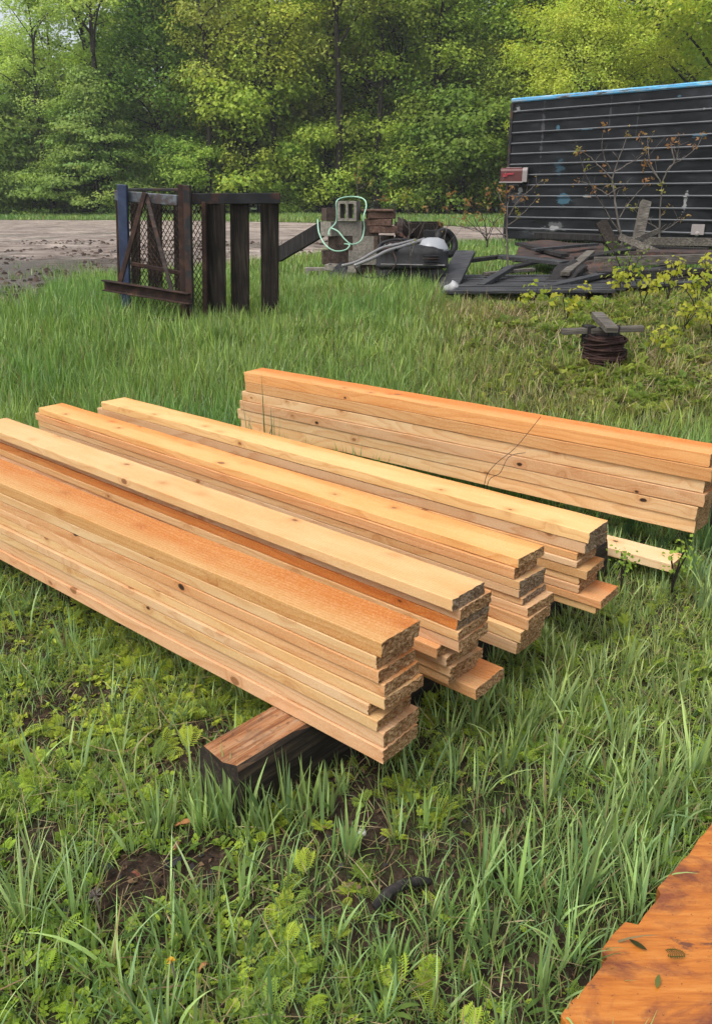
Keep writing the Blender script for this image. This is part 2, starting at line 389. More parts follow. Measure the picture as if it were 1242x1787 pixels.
def gl(u, v): p = lay(u, v, .4 if v < 400 else .56); return (p[0], p[1])
GR = [(-22., 10.6), (-8., 10.3), gl(0, 512), gl(60, 498), gl(130, 477), gl(200, 463), gl(330, 452), gl(480, 441), gl(560, 431), gl(700, 421), gl(860, 413), gl(1000, 411), gl(1300, 408), (60., 30.),
      (60., 34.), gl(1300, 399), gl(1000, 398), gl(880, 397), gl(700, 393), gl(500, 388), gl(300, 385), gl(0, 384), (-60., 44.)]
def densify(poly, step=.35, amp=.25):
    out = []
    for i, a in enumerate(poly):
        b = poly[(i + 1) % len(poly)]; L = math.dist(a, b); n = max(1, int(L / step)); n = min(n, 60)
        for k in range(n):
            t = k / n; x = a[0] + (b[0] - a[0]) * t; y = a[1] + (b[1] - a[1]) * t
            w = amp * (1 + (y > 20)); out.append((x + w * (vn(x, y, 1.3, 5) - .5) * 2, y + w * (vn(x, y, 1.7, 8) - .5) * 2))
    return out
GRD = densify(GR)
from mathutils.geometry import tessellate_polygon
tri = tessellate_polygon([[Vector((x, y, 0)) for x, y in GRD]])
mb = MB(); mb.add([(x, y, .404) for x, y in GRD], [list(q)[::-1] if True else q for q in tri]); go = mb.build('gravel_drive', M['gravel']); tag(go, kind='structure')
bm = bmesh.new(); bm.from_mesh(go.data); bmesh.ops.recalc_face_normals(bm, faces=bm.faces[:])
if bm.faces[:][0].normal.z < 0: bmesh.ops.reverse_faces(bm, faces=bm.faces[:])
bm.to_mesh(go.data); bm.free()
GRA = np.array(GRD)
def inside(px, py, poly):
    poly = np.asarray(poly); r = np.zeros(len(px), bool); j = len(poly) - 1
    for i in range(len(poly)):
        xi, yi = poly[i]; xj, yj = poly[j]
        c = ((yi > py) != (yj > py)); d = (xj - xi) * (py - yi) / ((yj - yi) if abs(yj - yi) > 1e-12 else 1e-12) + xi
        r ^= c & (px < d); j = i
    return r
NOGRASS = []      # (polygon, allowed height)

# ================================================================== LUMBER
def board_mesh(L, W, T, seed, jag=.0030, sag=0.):
    r = random.Random(seed)
    bm = bmesh.new()
    n = 24; xsn = [L * k / n for k in range(n + 1)]; xsn[1:1] = [.010, .05]; xsn[-1:-1] = [L - .010]
    ysn = [0, .002] + [W * k / 14 for k in range(1, 14)] + [W - .002, W]
    zsn = [0, .002] + [T * k / 5 for k in range(1, 5)] + [T - .002, T]
    ph = [r.uniform(0, 6.28) for _ in range(6)]; a1 = r.uniform(-.004, .004)
    tilt = r.uniform(-.035, .035); sk = r.uniform(-.05, .05)
    jy = [r.uniform(-1, 1) for _ in range(40)]
    def endoff(y, z, s):
        k = math.sin(y * 190 + ph[0] + s) * .3 + math.sin(y * 420 + z * 300 + ph[1]) * .35
        k += (vn(np.array([y * 260.]), np.array([z * 420. + seed * 3.7 + s]), 1., 2)[0] - .5) * 2.2
        return jag * k * .8 + (y - W / 2) * sk + (z - T / 2) * tilt * 2
    def pos(x, y, z):
        X_, Y_, Z_ = x, y, z
        ey = y <= 0 or y >= W; ez = z <= 0 or z >= T
        if ey and ez:
            Y_ += .0007 if y <= 0 else -.0007; Z_ += .0007 if z <= 0 else -.0007
        if x <= 0: X_ = endoff(y, z, 0)
        elif x >= L: X_ = L - endoff(y, z, 9)
        Z_ += a1 * math.sin(x / L * PI * 1.7 + ph[2]) * .3
        Y_ += a1 * math.sin(x / L * PI + ph[3])
        if ez: Z_ += (.0006 * math.sin(x * 37 + ph[4])) * (1 if z > 0 else -1)
        Z_ -= sag * (x / L) ** 2
        return (X_, Y_, Z_)
    cache = {}
    def V(i, j, k):
        key = (i, j, k)
        if key not in cache: cache[key] = bm.verts.new(pos(xsn[i], ysn[j], zsn[k]))
        return cache[key]
    nx_, ny_, nz_ = len(xsn) - 1, len(ysn) - 1, len(zsn) - 1
    def face(a, m=0, sm=False):
        f = bm.faces.new(a); f.material_index = m
    for i in range(nx_):
        for j in range(ny_):
            face([V(i, j, 0), V(i, j + 1, 0), V(i + 1, j + 1, 0), V(i + 1, j, 0)])
            face([V(i, j, nz_), V(i + 1, j, nz_), V(i + 1, j + 1, nz_), V(i, j + 1, nz_)])
        for k in range(nz_):
            face([V(i, 0, k), V(i + 1, 0, k), V(i + 1, 0, k + 1), V(i, 0, k + 1)])
            face([V(i, ny_, k), V(i, ny_, k + 1), V(i + 1, ny_, k + 1), V(i + 1, ny_, k)])
    for j in range(ny_):
        for k in range(nz_):
            face([V(0, j, k), V(0, j, k + 1), V(0, j + 1, k + 1), V(0, j + 1, k)], 1)
            face([V(nx_, j, k), V(nx_, j + 1, k), V(nx_, j + 1, k + 1), V(nx_, j, k + 1)], 1)
    me = bpy.data.meshes.new('plank'); bm.to_mesh(me); bm.free()
    me.materials.append(M['lumber']); me.materials.append(M['end'])
    return me
PALE = (.77, .555, .32); TAN = (.69, .45, .24); ORG = (.69, .405, .175); YEL = (.85, .605, .285); STR = (.73, .40, .13)
def plank(x, y, z, ang, L, W, T, seed, color, heart, label, group, sag=0., jag=.0030, tiltx=0., grey=0.):
    o = bpy.data.objects.new('plank', board_mesh(L, W, T, seed, jag, sag)); COL.objects.link(o)
    o.location = (x, y, z); o.rotation_euler = (tiltx, 0, ang)
    j = random.Random(seed * 5); b_ = j.uniform(.84, 1.08); color = (color[0] * b_, color[1] * b_ * j.uniform(.95, 1.0), color[2] * b_ * j.uniform(.85, 1.08))
    o['heart'] = float(heart); o['grey'] = float(grey); tag(o, label, 'board', group, color=color)
    return o
# per stack: near top right corner, heading of the boards, list of (end offset, top z) from top to bottom
STK = [
 ('frontmost', (.0614, 1.7282), 139.33, 2.86, .150, .165, [(0, .507, ORG, .75), (.014, .463, PALE, .25), (.004, .427, ORG, .6), (-.006, .392, TAN, .45), (-.014, .357, PALE, .2), (.040, .321, PALE, .15), (.010, .288, PALE, .1), (-.008, .254, PALE, .3), (-.012, .210, TAN, .5)]),
 ('second', (.2480, 1.9300), 138.1, 2.73, .150, .165, [(.010, .508, YEL, .12), (.004, .471, PALE, .1), (.011, .435, STR, .9), (.009, .402, PALE, .2), (.006, .371, PALE, .25), (.063, .337, ORG, .6), (.045, .302, PALE, .2), (.035, .268, PALE, .35), (.049, .236, TAN, .3), (-.019, .203, ORG, .4)]),
 ('middle', (.495, 2.286), 138.1, 2.893, .148, .165, [(0, .476, (.78, .48, .21), .5), (.012, .444, ORG, .4), (-.012, .407, PALE, .1), (-.010, .377, PALE, .3), (-.017, .349, TAN, .2), (-.042, .322, PALE, .15), (-.048, .290, TAN, .3), (-.038, .250, PALE, .1), (-.027, .208, PALE, .3)]),
 ('fourth', (.778, 2.549), 138.9, 2.905, .150, .165, [(.003, .455, YEL, .22), (.008, .412, PALE, .3), (.034, .370, ORG, .3), (.030, .342, PALE, .3), (-.006, .317, TAN, .3), (.022, .283, PALE, .3), (.018, .254, TAN, .4), (-.066, .224, ORG, .5), (-.046, .194, PALE, .2)]),
 ('rear', (1.450, 3.246), 141.35, 2.757, .172, .158, [(-.006, .519, STR, .6), (-.016, .459, ORG, .35), (.006, .399, PALE, .15), (-.010, .341, TAN, .45), (.012, .283, PALE, .3), (.014, .222, PALE, .15)]),
]
ORD = ['top', 'second', 'third', 'fourth', 'fifth', 'sixth', 'seventh', 'eighth', 'ninth', 'bottom']
CN = {ORG: 'orange brown', PALE: 'pale', TAN: 'tan', YEL: 'pale yellow', STR: 'deep orange', (.78, .48, .21): 'yellow orange'}
seed = 10
for si, (nm, A, ang, L, W, zb, bl) in enumerate(STK):
    a = math.radians(ang); D = np.array([math.cos(a), math.sin(a)]); N = np.array([math.cos(a - PI / 2), math.sin(a - PI / 2)])
    sag = 0.0
    for k, (off, zt, colr, hv) in enumerate(bl):
        seed += 1; T = zt - (bl[k + 1][1] if k + 1 < len(bl) else zb) - random.uniform(.0014, .003)
        lat = random.uniform(-.007, .004)
        if k == 0: lat = 0
        Wk = W + random.uniform(-.005, .004)
        if si == 1: lat = (.021, .051, .051, .049, .053, .027, .057, .066, .074, .111)[k]
        if si == 2 and k > 6: lat = -.025
        if si == 4: Wk = W + random.uniform(-.006, .006)
        # local y runs to the left of the heading; the near side is on the other side
        # heading D (away, left); near side of the stack faces the camera = +90 deg from D is (-) so y=0 side must be near
        n2 = np.array([-D[1], D[0]])          # left of heading (towards the camera)
        p = np.array(A) + D * off - n2 * (lat + Wk)   # y spans from far side to near side
        ordn = ORD[k] if k < len(bl) - 1 else 'bottom'
        rough = 'rough sawn end, ' if k % 2 else ''
        plab = {'frontmost': 'in the frontmost lumber stack', 'second': 'in the second lumber stack from the front', 'middle': 'in the middle lumber stack', 'fourth': 'in the fourth lumber stack from the front', 'rear': 'in the separate rear lumber stack'}[nm]
        pre = f'{CN[colr]} thick board' if si == 4 else f'{CN[colr]} board'
        lab = f'{pre}, {ordn} from the top {plab}' if ordn not in ('top', 'bottom') else f'{pre} at the {ordn} {plab[3:]}' if False else (f'{pre}, {ordn} one {plab}')
        gv = 1. if (si, k) in ((2, 2), (2, 3), (2, 4), (1, 2), (1, 0), (3, 0), (3, 1)) else .0
        plank(p[0], p[1], zt - T, a, L + random.uniform(-.03, .03), Wk, T, seed, colr, hv, lab, f'boards of the {nm} lumber stack', grey=gv * .55)
    n2 = np.array([-D[1], D[0]]); A_ = np.array(A)
    NOGRASS.append(([A_ + n2 * .01 - D * .09, A_ - n2 * (W + .01) - D * .09, A_ - n2 * (W + .01) + D * (L + .04), A_ + n2 * .01 + D * (L + .04)], .10))
# pale plank lying low under the fourth stack
q1 = lay(1172, 985, .10); q0 = lay(1048, 952, .10); dd = (q0 - q1)[:2]; dd /= np.linalg.norm(dd); nn = np.array([-dd[1], dd[0]])
q1f = lay(1195, 966, .10); wd = .135
p = q1[:2] - nn * wd
plank(p[0], p[1], .062, math.atan2(dd[1], dd[0]), 1.1, wd, .038, 99, (.86, .68, .42), .05, 'pale yellow plank lying low in the weeds beside the fourth stack', None, jag=.001)
# square timbers that carry the stacks
def timber(P0, P1, W, Hh, label, seed):
    P0 = np.array(P0); P1 = np.array(P1); L = np.linalg.norm(P1 - P0); a = math.atan2(*(P1 - P0)[::-1])
    bm = bmesh.new(); n = 30; rings = []
    for i in range(n + 1):
        x = L * i / n; row = []
        prof = [(-W / 2, -.06), (W / 2, -.06), (W / 2, Hh * .5), (W / 2, Hh - .012), (W / 2 - .012, Hh), (W / 6, Hh + .001), (-W / 6, Hh), (-W / 2 + .012, Hh), (-W / 2, Hh - .012), (-W / 2, Hh * .5)]
        for j, (y, z) in enumerate(prof):
            jt = (vn(np.array([x * 9]), np.array([j * 3.1 + seed]), 1, 4)[0] - .5) * (.012 if z < Hh - .001 else .002)
            row.append(bm.verts.new((x + (vn(np.array([j * 1.3]), np.array([seed * 1.]), 1, 6)[0] - .5) * .02 * (i in (0, n)), y + jt, z - abs(jt) * (.5 if z > .1 else 0))))
        rings.append(row)
    for i in range(n):
        for j in range(10): bm.faces.new([rings[i][j], rings[i + 1][j], rings[i + 1][(j + 1) % 10], rings[i][(j + 1) % 10]])
    bm.faces.new(rings[0]); bm.faces.new(rings[-1][::-1]); bmesh.ops.recalc_face_normals(bm, faces=bm.faces[:])
    me = bpy.data.meshes.new('timber'); bm.to_mesh(me); bm.free(); me.materials.append(M['timber'])
    o = link(bpy.data.objects.new('timber', me)); o.location = (P0[0], P0[1], 0); o.rotation_euler = (0, 0, a)
    tag(o, label, 'timber', 'square timbers under the lumber')
    d = (P1 - P0) / L; nn = np.array([-d[1], d[0]])
    NOGRASS.append(([P0 + nn * W / 2, P0 - nn * W / 2, P1 - nn * W / 2, P1 + nn * W / 2], 0.))
    return o
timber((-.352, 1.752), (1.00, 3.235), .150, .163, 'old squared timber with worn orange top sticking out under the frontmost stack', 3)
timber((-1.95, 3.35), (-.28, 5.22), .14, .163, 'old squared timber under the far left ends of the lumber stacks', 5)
# short log end at the right of the rear stack
mb = MB(); a0 = lay(1238, 905, .10); mb.tube([(a0[0] - .06, a0[1] + .25, .07), (a0[0] + .0, a0[1] + .1, .08), (a0[0] + .3, a0[1] - .12, .08)], [.06, .07, .065], 12, jit=.12)
tag(mb.build('log', M['bark'], origin=(a0[0], a0[1], 0)), 'short brown log lying at the right end of the rear stack', 'log')
# wet orange slab in the corner
E0 = lay(988, 1762, .055)[:2]; E1 = lay(1242, 1452, .055)[:2]; de = E1 - E0; Le = np.linalg.norm(de); de /= Le; ne = np.array([de[1], -de[0]])
out = []
n = 90; L2 = Le + .45
for i in range(n + 1):
    s_ = -0.02 + L2 * i / n; j = (fbm(np.array([s_]), np.array([.3]), 9, 2)[0] - .5) * .012 + (vn(np.array([s_]), np.array([4.]), 55, 2)[0] - .5) * .004
    j += -.02 * (s_ > .155) + .022 * (s_ > .27) - .012 * (s_ > .40)
    out.append(E0 + de * s_ + ne * j)
low = []
for i in range(26):
    s_ = i / 25 * .55; j = (vn(np.array([s_]), np.array([9.]), 14, 2)[0] - .5) * .03
    low.append(E0 - de * (.02 - j) + ne * s_)
pts = out + [E0 + de * L2 + ne * .55] + low[::-1][:-1]
bm = bmesh.new(); c0 = E0
top = [bm.verts.new((p[0] - c0[0], p[1] - c0[1], .058)) for p in pts]; bot = [bm.verts.new((p[0] - c0[0] + random.uniform(-.004, .004), p[1] - c0[1], .02)) for p in pts]
bm.faces.new(top); bm.faces.new(bot[::-1])
for i in range(len(pts)): bm.faces.new([bot[i], bot[(i + 1) % len(pts)], top[(i + 1) % len(pts)], top[i]])
bmesh.ops.recalc_face_normals(bm, faces=bm.faces[:]); bmesh.ops.triangulate(bm, faces=[f for f in bm.faces if len(f.verts) > 4])
me = bpy.data.meshes.new('slab'); bm.to_mesh(me); bm.free(); me.materials.append(M['slab'])
o = link(bpy.data.objects.new('wood_slab', me)); o.location = (c0[0], c0[1], 0); tag(o, 'wet orange wood slab with ragged edge in the bottom right corner', 'slab')
NOGRASS.append((pts, .0))
# ================================================================== TRAILER
TY = 20.5
T0 = at(893, 172, TY); T1 = lay(1242, 140.5, T0[2]); td = (T1 - T0)[:2]; td /= np.linalg.norm(td); TA = math.atan2(td[1], td[0]); tn = np.array([td[1], -td[0]])
TB = .62                                 # underside of the box
def tloc(u, v):                          # point of the long wall, in trailer coordinates
    d = ray(u, v); k = (T0[:2] @ tn) / (d[:2] @ tn); P = np.array([0, 0, EYE]) + d * k; return float((P[:2] - T0[:2]) @ td), float(P[2])
LB = (.11, .27, .38); WH = (.62, .62, .60); GY = (.22, .22, .23)
SPOTS = []
for u, v, ru, rv, col, th, am in [(983, 346, 13, 8, LB, .45, .9), (968, 396, 17, 9, GY, .6, .9), (965, 398, 9, 4, WH, .62, .9), (1195, 352, 3.5, 14, WH, .35, 1.), (975, 293, 10, 14, LB, .75, .5), (902, 345, 24, 9, GY, .75, .6), (903, 190, 6, 8, WH, .8, .8),
                                  (907, 332, 4, 4, WH, .35, 1.), (1025, 343, 6, 2, WH, .4, .9), (973, 222, 3, 4, LB, .5, 1.), (946, 230, 3, 60, GY, .7, .5), (1220, 236, 14, 3, LB, .4, 1.), (1185, 168, 4, 2, LB, .4, 1.), (1022, 226, 18, 2, LB, .75, .8), (1228, 190, 3, 2, WH, .4, 1.), (1112, 205, 2, 50, GY, .8, .35), (1064, 200, 2, 60, GY, .8, .35), (940, 405, 30, 6, GY, .7, .5)]:
    x, z = tloc(u, v); sx = abs(tloc(u + 10, v)[0] - x) / 10; SPOTS.append((x, z - T0[2], ru * sx, rv * sx, col, th, am))
SPOTS = [(a, b_, c, d, e, f, g_ * .42) for a, b_, c, d, e, f, g_ in SPOTS]
M['siding'] = mk_siding()
tr = empty('trailer', (T0[0], T0[1], T0[2]), TA)
tag(tr, 'black trailer box with ribbed siding and peeling light blue top rail', 'trailer')
TL, TW, TH = 9.5, 2.35, T0[2] - TB
mb = MB(); ribs = [tloc(895, 120 + q / 3.09)[1] - T0[2] for q in (235, 292, 350, 407, 463, 520, 577, 632, 690, 748, 803, 862)]
prof = [(0, -.09)]
for z in ribs:
    if z < -TH + .08: continue
    prof += [(0, z + .030), (-.030, z + .012), (-.034, z - .008), (0, z - .016)]
prof += [(0, -TH)]
NXT = 60
v = []; 
for i in range(NXT + 1):
    x = .06 + (TL - .06) * i / NXT
    for (y, z) in prof: v.append((x, y + (fbm(np.array([x * 1.3]), np.array([z * 2.2]), 1.2, 31)[0] - .5) * .028 * (y == 0), z))
m_ = len(prof); fs = [[i * m_ + k, i * m_ + k + 1, (i + 1) * m_ + k + 1, (i + 1) * m_ + k] for i in range(NXT) for k in range(m_ - 1)]
mb.add(v, fs)
M['ribedge'] = flat('pale_rib_edge', (.20, .21, .22), .45, .2, .5, .5, 6)
for fi, f in enumerate(fs):
    pass
mb.m = [(1 if k % 4 == 1 else 0) for i in range(NXT) for k in range(m_ - 1)]  # upper slope of every rib takes the paler grey, the rest stays siding
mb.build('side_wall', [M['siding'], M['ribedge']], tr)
mb = MB(); mb.box((TL / 2, -.012, -.045), (TL, .075, .088), ch=.02); mb.box((TL / 2, TW + .012, -.045), (TL, .075, .088), ch=.02); mb.build('top_rail', M['peel'], tr)
mb = MB(); mb.box((.02, .0, -.09 - (TH - .09) / 2), (.075, .06, TH - .09), ch=.015); mb.build('corner_post', M['blackmetal'], tr)
mb = MB(); mb.box((.02, TW, -.09 - (TH - .09) / 2), (.075, .06, TH - .09), ch=.015); mb.build('corner_post', M['blackmetal'], tr)
mb = MB(); mb.box((TL / 2, TW, -TH / 2 - .05), (TL - .1, .03, TH - .1)); mb.build('far_wall', M['siding'], tr)
mb = MB(); mb.box((.0, TW / 2, -TH / 2 - .05), (.03, TW - .08, TH - .1)); mb.build('end_wall', M['siding'], tr)
mb = MB(); mb.box((TL - .02, TW / 2, -TH / 2 - .05), (.03, TW - .08, TH - .1)); mb.build('end_wall', M['siding'], tr)
mb = MB(); mb.box((TL / 2, TW / 2, -.03), (TL - .06, TW - .03, .03)); mb.build('roof', M['greymetal'], tr)
mb = MB(); mb.box((TL / 2, TW / 2, -TH + .03), (TL - .1, TW - .06, .10)); 
for y in (.3, TW - .3): mb.box((TL / 2, y, -TH - .06), (TL - .3, .08, .1))
mb.build('floor_frame', M['blackmetal'], tr)
for x in (.9, 6.2, 7.2):
    for y in (.16, TW - .16):
        mb = MB(); R = Matrix.Rotation(PI / 2, 4, 'X')
        mb.lathe([(.12, -.1), (.25, -.11), (.33, -.09), (.345, 0), (.33, .09), (.25, .11), (.12, .1)], (x, y, .335 - T0[2] + .4), 28, M=R); mb.build('wheel', M['rubber'], tr)
x, z = tloc(1217, 408); mb = MB(); mb.lathe([(.035, 0), (.05, .01), (.04, .03), (.01, .04)], (x, -.035, z - T0[2]), 14, M=Matrix.Rotation(PI / 2, 4, 'X')); mb.box((x, -.04, z - T0[2] + .08), (.26, .014, .2)); mb.build('marker_lamp', [M['mailgrey']], tr)
# mailbox hanging on the trailer corner
def mailbox():
    Y0 = TY - .35; c = at(897, 305, Y0); sc_ = Y0 / 1441 * .95
    r = empty('mailbox', c, -.32); tag(r, 'faded red mailbox with raised flag at the trailer corner', 'mailbox')
    Wd, Hh, Dp = 36 * sc_, 22 * sc_, .2
    def arch(x0, x1, g, mat, nm):
        mb = MB(); sec = []
        hw = Dp / 2 + g; z0 = -Hh / 2 - g; zs_ = Hh / 2 - hw * .8 + g
        for (y, z) in [(-hw, z0), (-hw, zs_)] + [(-hw * math.cos(t), zs_ + hw * .8 * math.sin(t)) for t in np.linspace(.25, PI - .25, 9)] + [(hw, zs_), (hw, z0)]: sec.append((y, z))
        k = len(sec); mb.add([(x0, y, z) for y, z in sec] + [(x1, y, z) for y, z in sec], [[i, (i + 1) % k, k + (i + 1) % k, k + i] for i in range(k)] + [list(range(k))[::-1], list(range(k, 2 * k))])
        return mb.build(nm, mat, r)
    arch(-Wd * .62, Wd * .40, 0, M['mailred'], 'body'); arch(Wd * .40, Wd * .62, .006, M['mailgrey'], 'door'); 
    mb = MB(); mb.box((-Wd * .12, 0, -Hh / 2 - .012), (Wd * 1.1, Dp + .03, .03)); mb.build('base_board', M['mailgrey'], r)
    mb = MB(); mb.beam((-Wd * .5, -Dp / 2 - .02, .0), (0, -Dp / 2 - .02, .02), .012, .035); mb.box((-Wd * .4, -Dp / 2 - .02, -.01), (.1, .012, .07)); mb.build('flag', M['mailflag'], r)
    mb = MB(); mb.box((-.02, .02, Hh / 2 + .004), (Wd * .7, .1, .012)); mb.build('top_cap', M['mailgrey'], r)
    mb = MB(); mb.box((.14, .2, -Hh / 2 - .05), (.04, .5, .05)); mb.build('bracket', M['blackmetal'], r)
mailbox()

# ================================================================== SLATTED RACK
def Bp(u, v, y): return Vector(at(u, v, y))
rb = Bp(300, 560, 8.8); rk = empty('slatted_rack', (0, 0, 0)); tag(rk, 'rusty steel and board livestock rack with mesh panel and blue post standing in tall grass', 'rack')
rk.location = (rb.x, rb.y, .33)
def rpart(name, mat, fn):
    mb = MB(); fn(mb); mb.v = [(a - rk.location.x, b - rk.location.y, c - rk.location.z) for a, b, c in mb.v]; return mb.build(name, mat, rk)
def post(u0, u1, v0, v1, y, th, lean=0, y1=None):
    def f(mb):
        a = Bp((u0 + u1) / 2 + lean, v1, y); b = Bp((u0 + u1) / 2, v0, y); w = abs(Bp(u1, (v0 + v1) / 2, y).x - Bp(u0, (v0 + v1) / 2, y).x)
        mb.beam(a, b, w, th, (0, -1, 0), ch=.006)
    return f
rpart('post', M['bluemetal'], post(206, 222, 322, 556, 8.62, .07, 8))
rpart('post', M['rustmetal'], post(311, 322, 322, 566, 8.33, .06, 6)); rpart('post', M['blackmetal'], post(321, 333, 323, 572, 8.34, .09, 6))
rpart('post', M['rustmetal'], post(202, 207, 331, 556, 8.86, .04, 6))
rpart('edge_strip', M['rustmetal'], post(352, 360, 352, 585, 8.42, .05, 3))
for (u0, u1, v0, v1, y, ln) in [(358, 393, 352, 590, 8.5, 2), (402, 434, 352, 582, 8.6, 2), (455, 486, 352, 574, 8.72, 1)]: rpart('board', M['charboard'], post(u0, u1, v0, v1, y, .045, ln))
for (u0, u1, v0, v1, y) in [(228, 244, 345, 560, 9.35), (257, 282, 343, 560, 9.3), (303, 319, 343, 560, 9.25)]: rpart('rear_board', M['charboard'], post(u0, u1, v0, v1, y, .035, 3))
def rail(a, b, w, t): return lambda mb: mb.beam(Bp(*a), Bp(*b), w, t, ch=.005)
rpart('rail', M['greymetal'], rail((202, 341, 8.75), (311, 350, 8.43), .04, .095))
rpart('rail', M['blackmetal'], rail((333, 347, 8.42), (488, 346, 8.66), .05, .1))
rpart('rail', M['blackmetal'], rail((205, 331, 9.1), (330, 331, 9.0), .04, .03))
rpart('rail', M['blackmetal'], rail((486, 345, 8.68), (478, 349, 9.25), .04, .08))
rpart('cross_bar', M['rustmetal'], rail((230, 460, 8.62), (316, 477, 8.4), .035, .04))
rpart('brace', M['rustmetal'], lambda mb: mb.beam(Bp(253, 336, 8.5), Bp(210, 492, 8.42), .045, .03, (0, -1, .2)))
rpart('brace', M['rustsheet'], lambda mb: mb.beam(Bp(255, 338, 8.52), Bp(300, 507, 8.25), .04, .025, (0, -1, .2)))
def channel(a, b):
    def f(mb):
        a_, b_ = Bp(*a), Bp(*b); mb.beam(a_, b_, .02, .085); mb.beam(a_ + Vector((0, -.03, .046)), b_ + Vector((0, -.03, .046)), .07, .012); mb.beam(a_ + Vector((0, -.03, -.046)), b_ + Vector((0, -.03, -.046)), .07, .012)
    return f
rpart('channel', M['rustmetal'], channel((183, 497, 8.45), (333, 521, 8.05))); rpart('channel', M['rustmetal'], channel((183, 551, 8.45), (305, 566, 8.1)))
rpart('hanger', M['rustmetal'], rail((327, 520, 8.1), (329, 566, 8.12), .03, .05))
def meshpanel(mb):
    a = Bp(212, 356, 8.72); b = Bp(354, 360, 8.44); a0_ = Bp(218, 556, 8.72); Lx = (b - a).length; Hz = a.z - .36; X_ = (b - a); X_.z = 0; X_.normalize()
    nc = int(Lx / .047); nr = int(Hz / .034)
    for j in range(nr):
        pts = []
        for i in range(nc * 2 + 1):
            z = a.z - Hz * (j + .5) / nr + ((i % 2) - .5) * (Hz / nr) * .96 * (1 if j % 2 else -1)
            pts.append(a + X_ * (Lx * i / (nc * 2)) + Vector((0, .006 * (i % 2), 0)) + Vector((0, 0, z - a.z)))
        mb.tube(pts, .0064, 4, cap=False)
rpart('mesh_panel', M['rustmetal'], meshpanel)

# ================================================================== JUNK PILE
def block_mesh(name, dims=(.39, .19, .19), mat='block'):
    L, W, Hh = dims; xc = [0, .035, L / 2 - .017, L / 2 + .017, L - .035, L]; yc = [0, .035, W - .035, W]
    solid = lambda i, j: 0 <= i < 5 and 0 <= j < 3 and not (j == 1 and i in (1, 3))
    mb = MB()
    for i in range(5):
        for j in range(3):
            if not solid(i, j): continue
            x0, x1, y0, y1 = xc[i] - L / 2, xc[i + 1] - L / 2, yc[j] - W / 2, yc[j + 1] - W / 2; h = Hh / 2
            mb.add([(x0, y0, h), (x1, y0, h), (x1, y1, h), (x0, y1, h)], [[0, 1, 2, 3]]); mb.add([(x0, y0, -h), (x1, y0, -h), (x1, y1, -h), (x0, y1, -h)], [[3, 2, 1, 0]])
            if not solid(i - 1, j): mb.add([(x0, y0, -h), (x0, y0, h), (x0, y1, h), (x0, y1, -h)], [[0, 1, 2, 3]])
            if not solid(i + 1, j): mb.add([(x1, y0, -h), (x1, y1, -h), (x1, y1, h), (x1, y0, h)], [[0, 1, 2, 3]])
            if not solid(i, j - 1): mb.add([(x0, y0, -h), (x1, y0, -h), (x1, y0, h), (x0, y0, h)], [[0, 1, 2, 3]])
            if not solid(i, j + 1): mb.add([(x0, y1, -h), (x0, y1, h), (x1, y1, h), (x1, y1, -h)], [[0, 1, 2, 3]])
    return mb
YB = 12.3
def cblock(u, z, rot, label, dims=(.39, .19, .19), mat='block', y=YB):
    mb = block_mesh('cinder_block', dims, mat); o = mb.build('cinder_block', M[mat]); p = at(u, 400, y)
    o.location = (p[0], y, z); o.rotation_euler = rot; tag(o, label, 'cinder block', 'cinder blocks heaped behind the mower'); return o
z0 = .42
# (u, row, yaw, mat, label)
rows = [(584, 3, 'block', 'tan cinder block at the left end of the top full course', .9, 0), (608, 3, 'block', 'pale cinder block with white stain in the top full course', -.08, 0), (636, 3, 'blockdark', 'brownish cinder block in the top full course below the hose loop', .05, .03),
        (597, 2, 'blockdark', 'dark cinder block in the second course behind the slabs', .1, .0), (640, 2, 'block', 'grey cinder block in the second course under the brown blocks', -.05, -.02), (664, 2, 'blockdark', 'brown cinder block at the right end of the second course', .9, .05),
        (586, 1, 'blockdark', 'mossy dark cinder block in the third course', .15, 0), (632, 1, 'block', 'grey cinder block in the third course next to the mower', 0., -.05), (668, 1, 'block', 'grey cinder block low at the right side of the heap', 1., .1),
        (600, 0, 'block', 'grey cinder block at the bottom middle of the heap', .1, 0), (645, 0, 'blockdark', 'dark cinder block at the bottom right of the heap', -.1, 0)]
for u, r, mt, lb, yaw, dy in rows: cblock(u, z0 + .095 + r * .193, (0, 0, yaw), lb, mat=mt, y=YB + dy)
cblock(609, z0 + 4 * .193 + .135, (PI / 2, 0, -.25), 'upright cinder block with both hollow cores showing on top of the heap', (.27, .26, .24), y=YB - .02)
cblock(577, z0 + 4 * .193 + .09, (0, 0, .4), 'dark cinder block beside the upright block on top', (.2, .19, .17), 'blockdark')
cblock(556, .50, (PI / 2, 0, .1), 'grey cinder block lying on its side in the grass with cores showing', y=11.9)
cblock(597, .60, (.0, .06, -.2), 'flat grey slab block with a chipped edge in front of the heap', (.44, .3, .07), y=11.8)
for k, (u, z, yw, lb) in enumerate([(664, 1.27, .1, 'brown brick block, uppermost at the right of the heap'), (660, 1.175, -.1, 'brown brick block under the uppermost brown one'), (668, 1.08, .06, 'reddish brick block just above the right hand cinder blocks')]):
    mb = MB(); mb.box((0, 0, 0), (.39, .26, .09), ch=.008); o = mb.build('brick_block', M['brick']); p = at(u, 400, 12.35); o.location = (p[0], 12.35, z); o.rotation_euler = (0, 0, yw); tag(o, lb, 'brick', 'brown bricks on the heap')
mb = MB(); mb.box((0, 0, 0), (.45, .34, .03), ch=.006); o = mb.build('paving_slab', M['brick']); p = at(658, 400, 12.35); o.location = (p[0], 12.35, 1.335); tag(o, 'thin brown slab lying on the brown bricks', 'slab')
